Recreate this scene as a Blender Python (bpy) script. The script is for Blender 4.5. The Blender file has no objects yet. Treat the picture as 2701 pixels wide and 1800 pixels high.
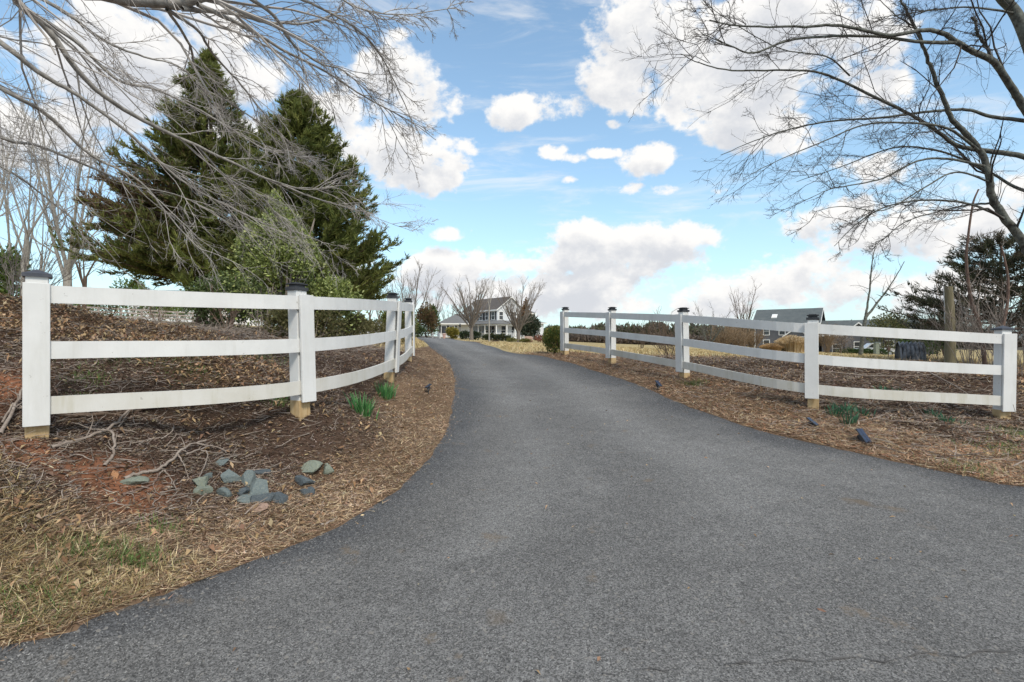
import bpy, math, random
import numpy as np
from mathutils import Vector

rng = np.random.default_rng(7)
random.seed(7)
SC = bpy.context.scene
COL = SC.collection
R = math.radians
F = 1350.0                 # focal length in photograph pixels (18 mm on 36 mm)
CZ = 1.82                  # eye height above the road edge

# ------------------------------------------------------------------ camera
cam = bpy.data.cameras.new('camera'); cam.lens = 18.0; cam.sensor_width = 36.0
cam.clip_start = 0.05; cam.clip_end = 6000
camo = bpy.data.objects.new('camera', cam); COL.objects.link(camo)
camo.location = (0, 0, CZ); camo.rotation_euler = (R(90), 0, 0)
SC.camera = camo

# ------------------------------------------------------------------ view, sun
SC.view_settings.view_transform = 'Standard'
SC.view_settings.look = 'None'
SC.view_settings.exposure = 0.65
SC.view_settings.gamma = 1.0
SUN_EL, SUN_AZ = 48.0, 150.0      # azimuth clockwise from +Y (behind and to the right of the camera)
sun = bpy.data.lights.new('sun', 'SUN'); sun.energy = 1.8; sun.angle = R(14); sun.color = (1.0, .92, .80)
suno = bpy.data.objects.new('sun', sun); COL.objects.link(suno)
sd = Vector((math.sin(R(SUN_AZ)) * math.cos(R(SUN_EL)), math.cos(R(SUN_AZ)) * math.cos(R(SUN_EL)), math.sin(R(SUN_EL))))
suno.rotation_euler = sd.to_track_quat('Z', 'Y').to_euler(); suno.location = (10, -20, 30)

# ------------------------------------------------------------------ world: sky texture with cumulus
W = bpy.data.worlds.new('World'); SC.world = W; W.use_nodes = True
nt = W.node_tree; N = nt.nodes; LK = nt.links; N.clear()
def nd(tree, t, **kw):
    n = tree.nodes.new(t)
    for k, v in kw.items(): setattr(n, k, v)
    return n
def mth(tree, op, a, b=None, c=None, clamp=False):
    n = tree.nodes.new('ShaderNodeMath'); n.operation = op; n.use_clamp = clamp
    for i, v in enumerate((a, b, c)):
        if v is None: continue
        if isinstance(v, (int, float)): n.inputs[i].default_value = v
        else: tree.links.new(v, n.inputs[i])
    return n.outputs[0]
# cumulus banks, as directions on the sky (tangents east and up), half widths and density
CLOUDS = [(1760,95,190,130,.9),(1640,215,110,85,.8),(1960,190,230,130,1),(2130,70,260,110,1),(1990,320,150,75,.8),(2330,230,90,60,.5),(2230,110,170,110,.8),
          (1010,190,120,95,.95),(920,260,120,80,.7),(1110,270,110,55,.7),
          (1010,400,130,90,.9),(1110,440,160,70,.9),(1230,460,80,25,.4),
          (1370,290,85,50,.7),(1480,280,85,45,.6),
          (1450,400,55,26,.7),(1510,415,50,18,.5),(1690,430,60,40,.8),(1740,410,50,34,.7),(1590,405,70,16,.3),
          (300,170,330,170,1.0),(600,190,150,110,.9),(100,320,230,130,.6),(520,330,190,90,.5),
          (1640,655,250,65,1.0),(1800,625,140,50,.8),(1450,680,160,55,.8),(1300,690,90,40,.5),
          (1160,720,110,50,.8),(2080,740,210,75,.95),(2230,760,170,70,.7),(1950,760,160,60,.7),
          (1520,770,330,60,.9),(1350,790,230,50,.7),(1750,800,260,45,.8),(2450,600,330,85,.7),(2250,560,170,45,.5),(2640,500,170,60,.4),(2400,760,260,60,.6),
          (1620,330,35,16,.35),(1500,478,30,16,.35),(1195,615,60,20,.3),(2300,450,130,50,.35),(1820,500,200,22,.2),(900,700,90,50,.4)]
g = bpy.data.node_groups.new('cloud_density', 'ShaderNodeTree')
g.interface.new_socket('Dir', in_out='INPUT', socket_type='NodeSocketVector')
g.interface.new_socket('Density', in_out='OUTPUT', socket_type='NodeSocketFloat')
gi = g.nodes.new('NodeGroupInput'); go_ = g.nodes.new('NodeGroupOutput')
sx = g.nodes.new('ShaderNodeSeparateXYZ'); g.links.new(gi.outputs[0], sx.inputs[0])
yy = mth(g, 'MAXIMUM', sx.outputs[1], .02)
u = mth(g, 'DIVIDE', sx.outputs[0], yy); v = mth(g, 'DIVIDE', sx.outputs[2], yy)
cur = None
for (px, py, rx, ry, wt) in CLOUDS:
    cx, cy = (px - 1350) / F, (900 - py) / F
    a = mth(g, 'MULTIPLY_ADD', u, F / rx, -cx * F / rx); b = mth(g, 'MULTIPLY_ADD', v, F / ry, -cy * F / ry)
    d2 = mth(g, 'MULTIPLY_ADD', a, a, mth(g, 'MULTIPLY', b, b))
    s = mth(g, 'MULTIPLY_ADD', d2, -.55, .25 + .45 * wt)
    cur = s if cur is None else mth(g, 'SMOOTH_MAX', cur, s, .12)
blob = mth(g, 'MAXIMUM', cur, -1.1)
# beyond the bank of clouds in view the same broken cumulus goes on
low = g.nodes.new('ShaderNodeTexNoise'); low.inputs['Scale'].default_value = 2.6; low.inputs['Detail'].default_value = 2
g.links.new(gi.outputs[0], low.inputs['Vector'])
gen = mth(g, 'MULTIPLY_ADD', low.outputs[0], 3.2, -1.55)
off = mth(g, 'MAXIMUM', mth(g, 'MULTIPLY', mth(g, 'ABSOLUTE', u), .93), mth(g, 'MULTIPLY', v, 1.35))
k = g.nodes.new('ShaderNodeMapRange'); k.inputs[1].default_value = .95; k.inputs[2].default_value = 1.25
g.links.new(off, k.inputs[0])
mixn = g.nodes.new('ShaderNodeMix'); g.links.new(k.outputs[0], mixn.inputs[0]); g.links.new(blob, mixn.inputs[2]); g.links.new(gen, mixn.inputs[3])
vm = g.nodes.new('ShaderNodeVectorMath'); vm.operation = 'MULTIPLY'; vm.inputs[1].default_value = (1, 1, 1.35)
g.links.new(gi.outputs[0], vm.inputs[0])
fb = g.nodes.new('ShaderNodeTexNoise'); fb.inputs['Scale'].default_value = 8.5; fb.inputs['Detail'].default_value = 9; fb.inputs['Roughness'].default_value = .56; fb.inputs['Distortion'].default_value = .25
g.links.new(vm.outputs[0], fb.inputs['Vector'])
fb2 = g.nodes.new('ShaderNodeTexNoise'); fb2.inputs['Scale'].default_value = 27; fb2.inputs['Detail'].default_value = 6; fb2.inputs['Roughness'].default_value = .6
g.links.new(vm.outputs[0], fb2.inputs['Vector'])
den = mth(g, 'ADD', mixn.outputs[0], mth(g, 'ADD', mth(g, 'MULTIPLY_ADD', fb.outputs[0], 2.9, -1.45), mth(g, 'MULTIPLY_ADD', fb2.outputs[0], 1.5, -.75)))
g.links.new(den, go_.inputs[0])

tc = N.new('ShaderNodeTexCoord')
d0 = N.new('ShaderNodeGroup'); d0.node_tree = g; LK.new(tc.outputs['Generated'], d0.inputs[0])
up = N.new('ShaderNodeVectorMath'); up.operation = 'ADD'; up.inputs[1].default_value = (.012, 0, .03); LK.new(tc.outputs['Generated'], up.inputs[0])
d1 = N.new('ShaderNodeGroup'); d1.node_tree = g; LK.new(up.outputs[0], d1.inputs[0])
cov = N.new('ShaderNodeMapRange'); cov.interpolation_type = 'SMOOTHSTEP'; cov.inputs[1].default_value = -.10; cov.inputs[2].default_value = .38; LK.new(d0.outputs[0], cov.inputs[0])
# thin streaks of high cloud between the cumulus
wm = N.new('ShaderNodeVectorMath'); wm.operation = 'MULTIPLY'; wm.inputs[1].default_value = (1.6, 1.6, 9.0); LK.new(tc.outputs['Generated'], wm.inputs[0])
wn = N.new('ShaderNodeTexNoise'); wn.inputs['Scale'].default_value = 2.2; wn.inputs['Detail'].default_value = 7; wn.inputs['Roughness'].default_value = .62; wn.inputs['Distortion'].default_value = .6; LK.new(wm.outputs[0], wn.inputs['Vector'])
wr_ = N.new('ShaderNodeMapRange'); wr_.interpolation_type = 'SMOOTHSTEP'; wr_.inputs[1].default_value = .50; wr_.inputs[2].default_value = .74; wr_.inputs[4].default_value = .55; LK.new(wn.outputs[0], wr_.inputs[0])
covs = mth(nt, 'MAXIMUM', cov.outputs[0], wr_.outputs[0])
shd = N.new('ShaderNodeMapRange'); shd.interpolation_type = 'SMOOTHSTEP'; shd.inputs[1].default_value = -.15; shd.inputs[2].default_value = 1.05; LK.new(d1.outputs[0], shd.inputs[0])
ccol = N.new('ShaderNodeMix'); ccol.data_type = 'RGBA'; LK.new(shd.outputs[0], ccol.inputs[0])
ccol.inputs[6].default_value = (.655, .645, .63, 1); ccol.inputs[7].default_value = (.45, .465, .495, 1)
sky = N.new('ShaderNodeTexSky'); sky.sky_type = 'NISHITA'; sky.sun_disc = False
sky.sun_elevation = R(SUN_EL); sky.sun_rotation = R(SUN_AZ); sky.altitude = 200; sky.air_density = 1.0; sky.dust_density = 1.0; sky.ozone_density = 1.0
bg1 = N.new('ShaderNodeBackground'); bg1.inputs[1].default_value = .145
# thin veil that thickens towards the horizon
sz = N.new('ShaderNodeSeparateXYZ'); LK.new(tc.outputs['Generated'], sz.inputs[0])
veil = mth(nt, 'MULTIPLY_ADD', mth(nt, 'POWER', 2.718, mth(nt, 'MULTIPLY', mth(nt, 'MAXIMUM', sz.outputs[2], 0.0), -4.5)), .66, .05)
hz = N.new('ShaderNodeMix'); hz.data_type = 'RGBA'; LK.new(veil, hz.inputs[0]); LK.new(sky.outputs[0], hz.inputs[6]); hz.inputs[7].default_value = (3.1, 3.8, 4.35, 1); 
tint = N.new('ShaderNodeMix'); tint.data_type = 'RGBA'; tint.blend_type = 'MULTIPLY'; tint.inputs[0].default_value = 1; LK.new(hz.outputs[2], tint.inputs[6]); tint.inputs[7].default_value = (.92, 1.04, 1.02, 1); LK.new(tint.outputs[2], bg1.inputs[0])
bg2 = N.new('ShaderNodeBackground'); bg2.inputs[1].default_value = 1.0; LK.new(ccol.outputs[2], bg2.inputs[0])
ms = N.new('ShaderNodeMixShader'); LK.new(covs, ms.inputs[0]); LK.new(bg1.outputs[0], ms.inputs[1]); LK.new(bg2.outputs[0], ms.inputs[2])
wo = N.new('ShaderNodeOutputWorld'); LK.new(ms.outputs[0], wo.inputs[0])

# ------------------------------------------------------------------ materials
def mat(name, rgb, rough=.8, rgb2=None, scale=8.0, detail=4, bump=0.0, bscale=None, metal=0.0, spec=.35, attr=None, trans=0.0, stretch=(1, 1, 1), contrast=.18, coords='Object'):
    m = bpy.data.materials.new(name); m.use_nodes = True
    t = m.node_tree; b = t.nodes['Principled BSDF']
    b.inputs['Roughness'].default_value = rough; b.inputs['Metallic'].default_value = metal
    b.inputs['Specular IOR Level'].default_value = spec
    if attr:
        a = t.nodes.new('ShaderNodeAttribute'); a.attribute_name = attr
        t.links.new(a.outputs['Color'], b.inputs['Base Color'])
        src = a.outputs['Color']
    else:
        b.inputs['Base Color'].default_value = (*rgb, 1); src = None
    if rgb2 or bump:
        c = t.nodes.new('ShaderNodeTexCoord'); mp = t.nodes.new('ShaderNodeMapping'); mp.inputs['Scale'].default_value = stretch
        t.links.new(c.outputs[coords], mp.inputs[0])
    if rgb2:
        n = t.nodes.new('ShaderNodeTexNoise'); n.inputs['Scale'].default_value = scale; n.inputs['Detail'].default_value = detail; n.inputs['Roughness'].default_value = .65
        t.links.new(mp.outputs[0], n.inputs['Vector'])
        mr = t.nodes.new('ShaderNodeMapRange'); mr.inputs[1].default_value = .5 - contrast; mr.inputs[2].default_value = .5 + contrast; t.links.new(n.outputs[0], mr.inputs[0])
        mx = t.nodes.new('ShaderNodeMix'); mx.data_type = 'RGBA'; mx.inputs[6].default_value = (*rgb, 1); mx.inputs[7].default_value = (*rgb2, 1)
        t.links.new(mr.outputs[0], mx.inputs[0]); t.links.new(mx.outputs[2], b.inputs['Base Color'])
    if bump:
        n2 = t.nodes.new('ShaderNodeTexNoise'); n2.inputs['Scale'].default_value = bscale or scale; n2.inputs['Detail'].default_value = 6
        t.links.new(mp.outputs[0], n2.inputs['Vector'])
        bp = t.nodes.new('ShaderNodeBump'); bp.inputs['Strength'].default_value = 1.0; bp.inputs['Distance'].default_value = bump
        t.links.new(n2.outputs[0], bp.inputs['Height']); t.links.new(bp.outputs[0], b.inputs['Normal'])
    if trans:
        o = t.nodes['Material Output']; tr = t.nodes.new('ShaderNodeBsdfTranslucent'); mxs = t.nodes.new('ShaderNodeMixShader'); mxs.inputs[0].default_value = trans
        if src: t.links.new(src, tr.inputs[0])
        else: tr.inputs[0].default_value = (*rgb, 1)
        t.links.new(b.outputs[0], mxs.inputs[1]); t.links.new(tr.outputs[0], mxs.inputs[2]); t.links.new(mxs.outputs[0], o.inputs[0])
    return m
M = {}
M['white'] = mat('white_paint', (.70, .70, .69), .55, (.60, .595, .575), 3.0, 6, .0006, 60, stretch=(1, 1, 3), contrast=.3)
def weathered(name, c1, c2, stain, amount):
    m = bpy.data.materials.new(name); m.use_nodes = True; t = m.node_tree; b = t.nodes['Principled BSDF']; b.inputs['Roughness'].default_value = .6; b.inputs['Specular IOR Level'].default_value = .3
    c = t.nodes.new('ShaderNodeTexCoord')
    def nz(sc, st, det=5):
        mp = t.nodes.new('ShaderNodeMapping'); mp.inputs['Scale'].default_value = st; t.links.new(c.outputs['Object'], mp.inputs[0])
        n = t.nodes.new('ShaderNodeTexNoise'); n.inputs['Scale'].default_value = sc; n.inputs['Detail'].default_value = det; n.inputs['Roughness'].default_value = .65; t.links.new(mp.outputs[0], n.inputs['Vector']); return n.outputs[0]
    def mr(x, a, b_, d): n = t.nodes.new('ShaderNodeMapRange'); t.links.new(x, n.inputs[0]); n.inputs[1].default_value = a; n.inputs[2].default_value = b_; n.inputs[4].default_value = d; return n.outputs[0]
    def mx(f, A_, B_):
        n = t.nodes.new('ShaderNodeMix'); n.data_type = 'RGBA'; t.links.new(f, n.inputs[0])
        for i, s_ in ((6, A_), (7, B_)):
            if isinstance(s_, tuple): n.inputs[i].default_value = (*s_, 1)
            else: t.links.new(s_, n.inputs[i])
        return n.outputs[2]
    col = mx(mr(nz(1.6, (1, 1, 1)), .35, .65, 1), c1, c2)
    col = mx(mr(nz(7, (1, 1, .12)), .52, .78, amount), col, stain)
    col = mx(mr(nz(22, (1, 1, 1), 2), .70, .76, .55), col, (.30, .28, .25))
    t.links.new(col, b.inputs['Base Color'])
    bp = t.nodes.new('ShaderNodeBump'); bp.inputs['Distance'].default_value = .0015; t.links.new(nz(40, (1, 1, .2)), bp.inputs['Height']); t.links.new(bp.outputs[0], b.inputs['Normal'])
    return m
M['white'] = weathered('white_paint', (.71, .71, .695), (.62, .62, .605), (.46, .45, .40), .45)
M['white_stained'] = weathered('stained_white_paint', (.63, .62, .585), (.54, .52, .46), (.40, .37, .25), .7)
M['board_edge'] = mat('bare_wood', (.55, .42, .24), .8, (.40, .27, .13), 9, 5, .002, 40, stretch=(3, 3, .6))
M['black'] = mat('black_plastic', (.025, .026, .03), .45, (.05, .052, .058), 8, 3)
M['grey_cap'] = mat('grey_cap', (.05, .055, .07), .5, (.085, .09, .105), 10, 3)
M['lens'] = mat('lamp_lens', (.35, .36, .36), .2)
M['panel'] = mat('solar_panel', (.022, .03, .055), .2, (.03, .04, .07), 30, 2, spec=.5)
M['leaf'] = mat('foliage', (.1, .15, .04), .6, attr='Col', trans=.4, spec=.25)
M['gloss'] = mat('glossy_foliage', (.1, .15, .04), .45, attr='Col', trans=.2, spec=.35)
M['litter'] = mat('dry_litter', (.3, .2, .1), .9, attr='Col', trans=.1, spec=.1)
M['bark_pale'] = mat('pale_grey_bark', (.42, .395, .36), .9, (.20, .185, .165), 14, 6, .006, 30, stretch=(1, 1, .35))
M['bark_dark'] = mat('dark_lichen_bark', (.042, .036, .031), .9, (.17, .18, .155), 11, 6, .006, 30, contrast=.16)
M['twig_pale'] = mat('pale_twig', (.52, .485, .45), .9, (.30, .27, .245), 3, 3)
M['twig_dark'] = mat('dark_twig', (.045, .038, .034), .9, (.075, .065, .058), 3, 3)
M['bark_brown'] = mat('brown_bark', (.15, .105, .075), .9, (.07, .05, .04), 12, 6, .008, 25, stretch=(1, 1, .3))
M['bark_red'] = mat('reddish_bark', (.21, .135, .105), .85, (.12, .08, .062), 10, 5, .004, 25)
M['dead'] = mat('dead_wood', (.34, .29, .25), .9, (.19, .15, .12), 18, 5, .003, 60)
M['twig'] = mat('twig_grey', (.22, .19, .165), .9, (.13, .11, .095), 5, 3)
M['pole'] = mat('weathered_pole', (.25, .215, .14), .9, (.13, .115, .065), 6, 6, .006, 20, stretch=(5, 5, .4))
M['stone'] = mat('blue_grey_stone', (.105, .14, .15), .85, (.21, .235, .215), 9, 6, .008, 22)
M['stone2'] = mat('green_grey_stone', (.27, .28, .20), .85, (.18, .22, .20), 9, 6, .008, 22)
M['stone3'] = mat('dark_blue_stone', (.060, .078, .095), .85, (.13, .15, .155), 9, 6, .008, 22)
M['ostone'] = mat('orange_stone', (.52, .27, .13), .85, (.42, .22, .12), 9, 6, .006, 22)
M['siding'] = mat('white_siding', (.66, .68, .70), .6, (.60, .62, .65), .8, 3)
M['trim'] = mat('white_trim', (.80, .80, .79), .6, (.74, .74, .73), 2, 3)
M['roof_brown'] = mat('brown_shingle', (.085, .074, .068), .9, (.125, .11, .10), 3, 6, .02, 12)
M['roof_grey'] = mat('grey_shingle', (.13, .13, .13), .9, (.18, .18, .178), 3, 6, .02, 12)
M['roof_slate'] = mat('slate_shingle', (.085, .10, .105), .9, (.125, .14, .142), 1.2, 6, .02, 12)
M['siding_blue'] = mat('slate_blue_siding', (.125, .128, .142), .7, (.10, .103, .116), 1, 3)
M['glass'] = mat('window_glass', (.03, .035, .042), .08, (.05, .055, .06), 2, 2, spec=.7)
M['shutter'] = mat('dark_shutter', (.03, .03, .035), .6, (.045, .045, .05), 6, 2)
M['brick'] = mat('red_brick', (.27, .10, .07), .9, (.20, .08, .06), 6, 4)
M['carpaint'] = mat('white_car_paint', (.80, .81, .83), .25, (.76, .77, .80), 2, 2, spec=.6)
M['tyre'] = mat('tyre', (.02, .02, .02), .85, (.03, .03, .03), 20, 2)
M['rim'] = mat('rim', (.45, .46, .48), .35, (.38, .39, .41), 10, 2, metal=.7)
M['redlamp'] = mat('red_lamp', (.35, .02, .02), .3, (.28, .02, .02), 10, 2)
M['metal'] = mat('corrugated_metal', (.055, .058, .065), .5, (.22, .23, .25), 5, 5, contrast=.10)
M['thicket'] = mat('winter_stems', (.26, .185, .115), .9, (.16, .115, .075), 2, 3)
M['oldwash'] = mat('faded_whitewash', (.50, .43, .39), .85, (.38, .32, .28), 3, 4)
M['clay'] = mat('clay_pot', (.62, .40, .33), .8, (.52, .33, .27), 8, 4)
M['rust'] = mat('rusty_iron', (.06, .045, .04), .7, (.11, .07, .05), 12, 4)
M['tan'] = mat('tan_wood', (.36, .25, .19), .85, (.28, .19, .15), 4, 5)
M['crackm'] = mat('crack_tar', (.12, .112, .105), .9, (.065, .062, .06), 10, 3)

# ------------------------------------------------------------------ mesh helpers
def tag(o, label=None, cat=None, group=None, kind=None):
    if label: o['label'] = label
    if cat: o['category'] = cat
    if group: o['group'] = group
    if kind: o['kind'] = kind
    return o
def empty(name, loc, rz=0.0):
    o = bpy.data.objects.new(name, None); COL.objects.link(o); o.location = loc; o.rotation_euler = (0, 0, rz); o.empty_display_size = .2
    return o
def link(name, me, material, parent=None):
    o = bpy.data.objects.new(name, me); COL.objects.link(o)
    if material is not None and not me.materials: me.materials.append(material)
    if parent is not None: o.parent = parent
    return o
def npmesh(name, V, Fq, material, parent=None, col=None, smooth=False, origin=None):
    V = np.asarray(V, dtype=np.float32).reshape(-1, 3)
    if origin is not None: V = V - np.asarray(origin, dtype=np.float32)
    Fq = np.asarray(Fq, dtype=np.int32); n, kk = Fq.shape
    me = bpy.data.meshes.new(name)
    me.vertices.add(len(V)); me.vertices.foreach_set('co', V.ravel())
    me.loops.add(n * kk); me.loops.foreach_set('vertex_index', Fq.ravel())
    me.polygons.add(n); me.polygons.foreach_set('loop_start', np.arange(0, n * kk, kk, dtype=np.int32))
    me.polygons.foreach_set('use_smooth', np.full(n, bool(smooth)))
    me.update(calc_edges=True)
    if col is not None:
        ca = me.color_attributes.new('Col', 'FLOAT_COLOR', 'POINT')
        c4 = np.ones((len(V), 4), dtype=np.float32); c4[:, :3] = col
        ca.data.foreach_set('color', c4.ravel())
    return link(name, me, material, parent)
class MB:
    def __init__(s): s.v = []; s.f = []
    def box(s, x0, x1, y0, y1, z0, z1):
        b = len(s.v); s.v += [(x0,y0,z0),(x1,y0,z0),(x1,y1,z0),(x0,y1,z0),(x0,y0,z1),(x1,y0,z1),(x1,y1,z1),(x0,y1,z1)]
        s.f += [tuple(b + i for i in q) for q in ((0,3,2,1),(4,5,6,7),(0,1,5,4),(1,2,6,5),(2,3,7,6),(3,0,4,7))]; return s
    def hexa(s, p):   # eight corners: bottom ring then top ring
        b = len(s.v); s.v += [tuple(q) for q in p]
        s.f += [tuple(b + i for i in q) for q in ((0,3,2,1),(4,5,6,7),(0,1,5,4),(1,2,6,5),(2,3,7,6),(3,0,4,7))]; return s
    def poly(s, pts):
        b = len(s.v); s.v += [tuple(p) for p in pts]; s.f.append(tuple(range(b, b + len(pts)))); return s
    def prism(s, prof, axis_from, axis_to, mapf):
        b = len(s.v); n = len(prof)
        s.v += [mapf(p, axis_from) for p in prof] + [mapf(p, axis_to) for p in prof]
        s.f.append(tuple(range(b, b + n))[::-1]); s.f.append(tuple(range(b + n, b + 2 * n)))
        for i in range(n): j = (i + 1) % n; s.f.append((b + i, b + j, b + n + j, b + n + i))
        return s
    def cyl(s, p0, p1, r0, r1=None, n=10):
        r1 = r0 if r1 is None else r1
        p0 = Vector(p0); p1 = Vector(p1); t = (p1 - p0).normalized(); a = t.orthogonal().normalized(); c = t.cross(a)
        b = len(s.v)
        for p, r in ((p0, r0), (p1, r1)):
            for i in range(n):
                an = 2 * math.pi * i / n; s.v.append(tuple(p + (a * math.cos(an) + c * math.sin(an)) * r))
        for i in range(n): j = (i + 1) % n; s.f.append((b + i, b + j, b + n + j, b + n + i))
        s.f.append(tuple(range(b, b + n))[::-1]); s.f.append(tuple(range(b + n, b + 2 * n))); return s
    def build(s, name, material, parent=None, bevel=0.0, origin=None, smooth=False):
        me = bpy.data.meshes.new(name)
        vv = s.v if origin is None else [tuple(Vector(p) - Vector(origin)) for p in s.v]
        me.from_pydata(vv, [], s.f); me.update()
        if bevel:
            import bmesh
            bm = bmesh.new(); bm.from_mesh(me)
            bmesh.ops.bevel(bm, geom=bm.edges[:], offset=bevel, segments=1, affect='EDGES', profile=.6)
            bm.to_mesh(me); bm.free()
        if smooth:
            for p in me.polygons: p.use_smooth = True
        return link(name, me, material, parent)

# ------------------------------------------------------------------ terrain function
def hash2(ix, iy, seed):
    h = (ix.astype(np.int64) * 374761393 + iy.astype(np.int64) * 668265263 + seed * 974634777) & 0x7fffffff
    h = ((h ^ (h >> 13)) * 1274126177) & 0x7fffffff
    return ((h ^ (h >> 16)) & 0xffff) / 65535.0
def vnoise(x, y, s, seed=0):
    x = np.asarray(x) / s; y = np.asarray(y) / s
    ix = np.floor(x); iy = np.floor(y); fx = x - ix; fy = y - iy
    fx = fx * fx * (3 - 2 * fx); fy = fy * fy * (3 - 2 * fy); ix = ix.astype(np.int64); iy = iy.astype(np.int64)
    a = hash2(ix, iy, seed); b = hash2(ix + 1, iy, seed); c = hash2(ix, iy + 1, seed); d = hash2(ix + 1, iy + 1, seed)
    return (a * (1 - fx) + b * fx) * (1 - fy) + (c * (1 - fx) + d * fx) * fy
def fbm(x, y, s, seed=0, o=4):
    t = 0; a = 1; n = 0
    for i in range(o): t = t + a * vnoise(x, y, s / 2 ** i, seed + i); n += a; a *= .55
    return t / n
LP = [(-3.80,4.10,-.79),(-2.24,5.42,-.76),(-1.93,8.03,-.62),(-2.24,11.07,-.45)]            # left fence posts, ground below eye
RP = [(7.09,7.42,-1.14),(4.45,7.56,-.98),(3.33,9.87,-.73),(2.46,12.57,-.54),(1.54,14.70,-.40)]
ctl = []
def cp(px, py, d): ctl.append(((px - 1350) * d / F, d, -(py - 900) * d / F))
for y in (-30, -12, -5, 0): 
    for x in (-30, -10, 0, 10, 30): ctl.append((x, y, -1.86 - .002 * abs(y)))
for y in (2.4, 3.5, 5, 6.5, 8, 10, 12, 14):
    for fx in (-1, 0, 1):
        x = {-1: -1.0 if y > 5 else -1.0 - (5 - y) * .6, 0: .6, 1: 2.6 if y < 9 else 1.8}[fx]
        if y > 12: x -= .7
        ctl.append((x, y, -1.82 + .095 * y))
for x, y in ((4.8,4.8),(4.2,5.4),(3.3,6.7),(6.5,4.2),(9,3.6),(14,3.4),(5.6,6.2)): ctl.append((x, y, -1.82 + .095 * y))
ctl += LP + RP
for q in ((0,1000,4.6),(0,1160,3.9),(0,1270,3.45),(0,1450,3.0),(0,1640,2.66),(-300,1000,4.6),(-300,1300,3.2),(300,1150,4.3),(560,1150,4.95),(300,1330,3.85),(600,1290,4.3),(820,1230,5.0),
          (980,1060,7.2),(400,955,5.5),(400,893,7.0),(200,848,8.5),(330,862,12),(450,868,12),(600,874,12.5),(50,795,7.0),(-200,760,7.0),(-500,740,10),(120,845,13),(545,868,17),(700,884,12),(900,932,9.0),(1050,936,11.5),(900,885,20),(700,870,22),
          (330,858,30),(130,850,38),(390,853,50),(640,862,62),(970,885,75),(-300,820,45),(900,872,110),(400,845,110),
          (1165,940,14.6),(1245,925,18),(1200,907,26),(1210,899,40),(1150,894,70),(1200,891,104),(1130,888,130),(1290,902,60),(1420,904,85),(1400,896,112),(1480,915,45),(1440,934,16),
          (1690,940,17),(1700,925,30),(1650,912,90),(1550,908,150),(1850,913,150),(2000,943,17),(2100,956,11),(2200,957,14),(2300,962,12),(2505,966,11),(2640,1000,8.8),(2900,1040,9),(2300,947,30),(2080,929,42),(2070,926,92),(2300,939,78),(2500,950,30),(2600,925,100),(2900,960,25),(2400,947,16.5)): cp(*q)
for x, y, z in ((-300,100,2),(-300,400,0),(0,400,-4),(300,400,-6),(300,100,-4),(-200,-100,-2),(200,-100,-2.5),(-600,900,0),(0,900,-5),(600,900,-5),(120,30,-2),(-60,20,1.0),(-25,8,.9),(-30,-12,-1.9)): ctl.append((x, y, z))
ctl = np.array(ctl, dtype=float)
_c, _i = np.unique(np.round(ctl[:, :2], 2), axis=0, return_index=True); ctl = ctl[np.sort(_i)]
def kern(d2): return np.sqrt(d2 + .35 ** 2)
_n = len(ctl); A = np.zeros((_n + 3, _n + 3))
A[:_n, :_n] = kern(((ctl[:, None, :2] - ctl[None, :, :2]) ** 2).sum(-1)) - np.eye(_n) * .02
A[:_n, _n] = 1; A[:_n, _n + 1:] = ctl[:, :2]; A[_n:, :_n] = A[:_n, _n:].T
WT = np.linalg.solve(A, np.concatenate([ctl[:, 2], np.zeros(3)]))
def hbase(x, y):
    x = np.asarray(x, dtype=float).ravel(); y = np.asarray(y, dtype=float).ravel(); out = np.empty(len(x))
    for i in range(0, len(x), 20000):
        xs = x[i:i+20000]; ys = y[i:i+20000]
        d2 = (xs[:, None] - ctl[None, :, 0]) ** 2 + (ys[:, None] - ctl[None, :, 1]) ** 2
        out[i:i+20000] = kern(d2) @ WT[:_n] + WT[_n] + WT[_n + 1] * xs + WT[_n + 2] * ys
    return out + CZ
# asphalt outline
LE = [(-40,-.6),(-15,.25),(-7,.9),(-4.2,1.65),(-2.56,2.56),(-2.25,2.9),(-1.87,3.37),(-1.37,4.1),(-.97,5.14),(-.87,6.5),(-.95,8),(-1.15,10.3),(-1.55,12.6),(-2.0,14.6),(-3.1,19),(-7.4,40),(-13,70),(-19,96)]
RE = [(40,2.2),(15,3.0),(9,3.65),(6.5,4.2),(4.79,4.79),(4.5,5.08),(4.2,5.42),(3.75,6.0),(3.26,6.77),(2.85,7.9),(2.55,9.1),(2.26,10.5),(1.6,12.8),(.77,15),(-.33,19),(-3.2,40),(-7.7,70),(-10.5,92)]
def crom(P, n):
    P = np.array(P, float); Q = np.vstack([2 * P[0] - P[1], P, 2 * P[-1] - P[-2]]); out = []
    for i in range(1, len(Q) - 2):
        t = np.linspace(0, 1, n, endpoint=False)[:, None]; a, b, c, d = Q[i-1:i+3]
        out.append(.5 * (2 * b + (c - a) * t + (2 * a - 5 * b + 4 * c - d) * t ** 2 + (3 * b - a - 3 * c + d) * t ** 3))
    return np.vstack(out + [P[-1:]])
LEs = crom(LE, 10); REs = crom(RE, 10)
_m = fbm(np.arange(len(LEs)) * 1.0, np.zeros(len(LEs)), 2.2, 3) - .5
POLY = np.vstack([[(-40, -6)], LEs, REs[::-1], [(40, -6)]])
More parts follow.
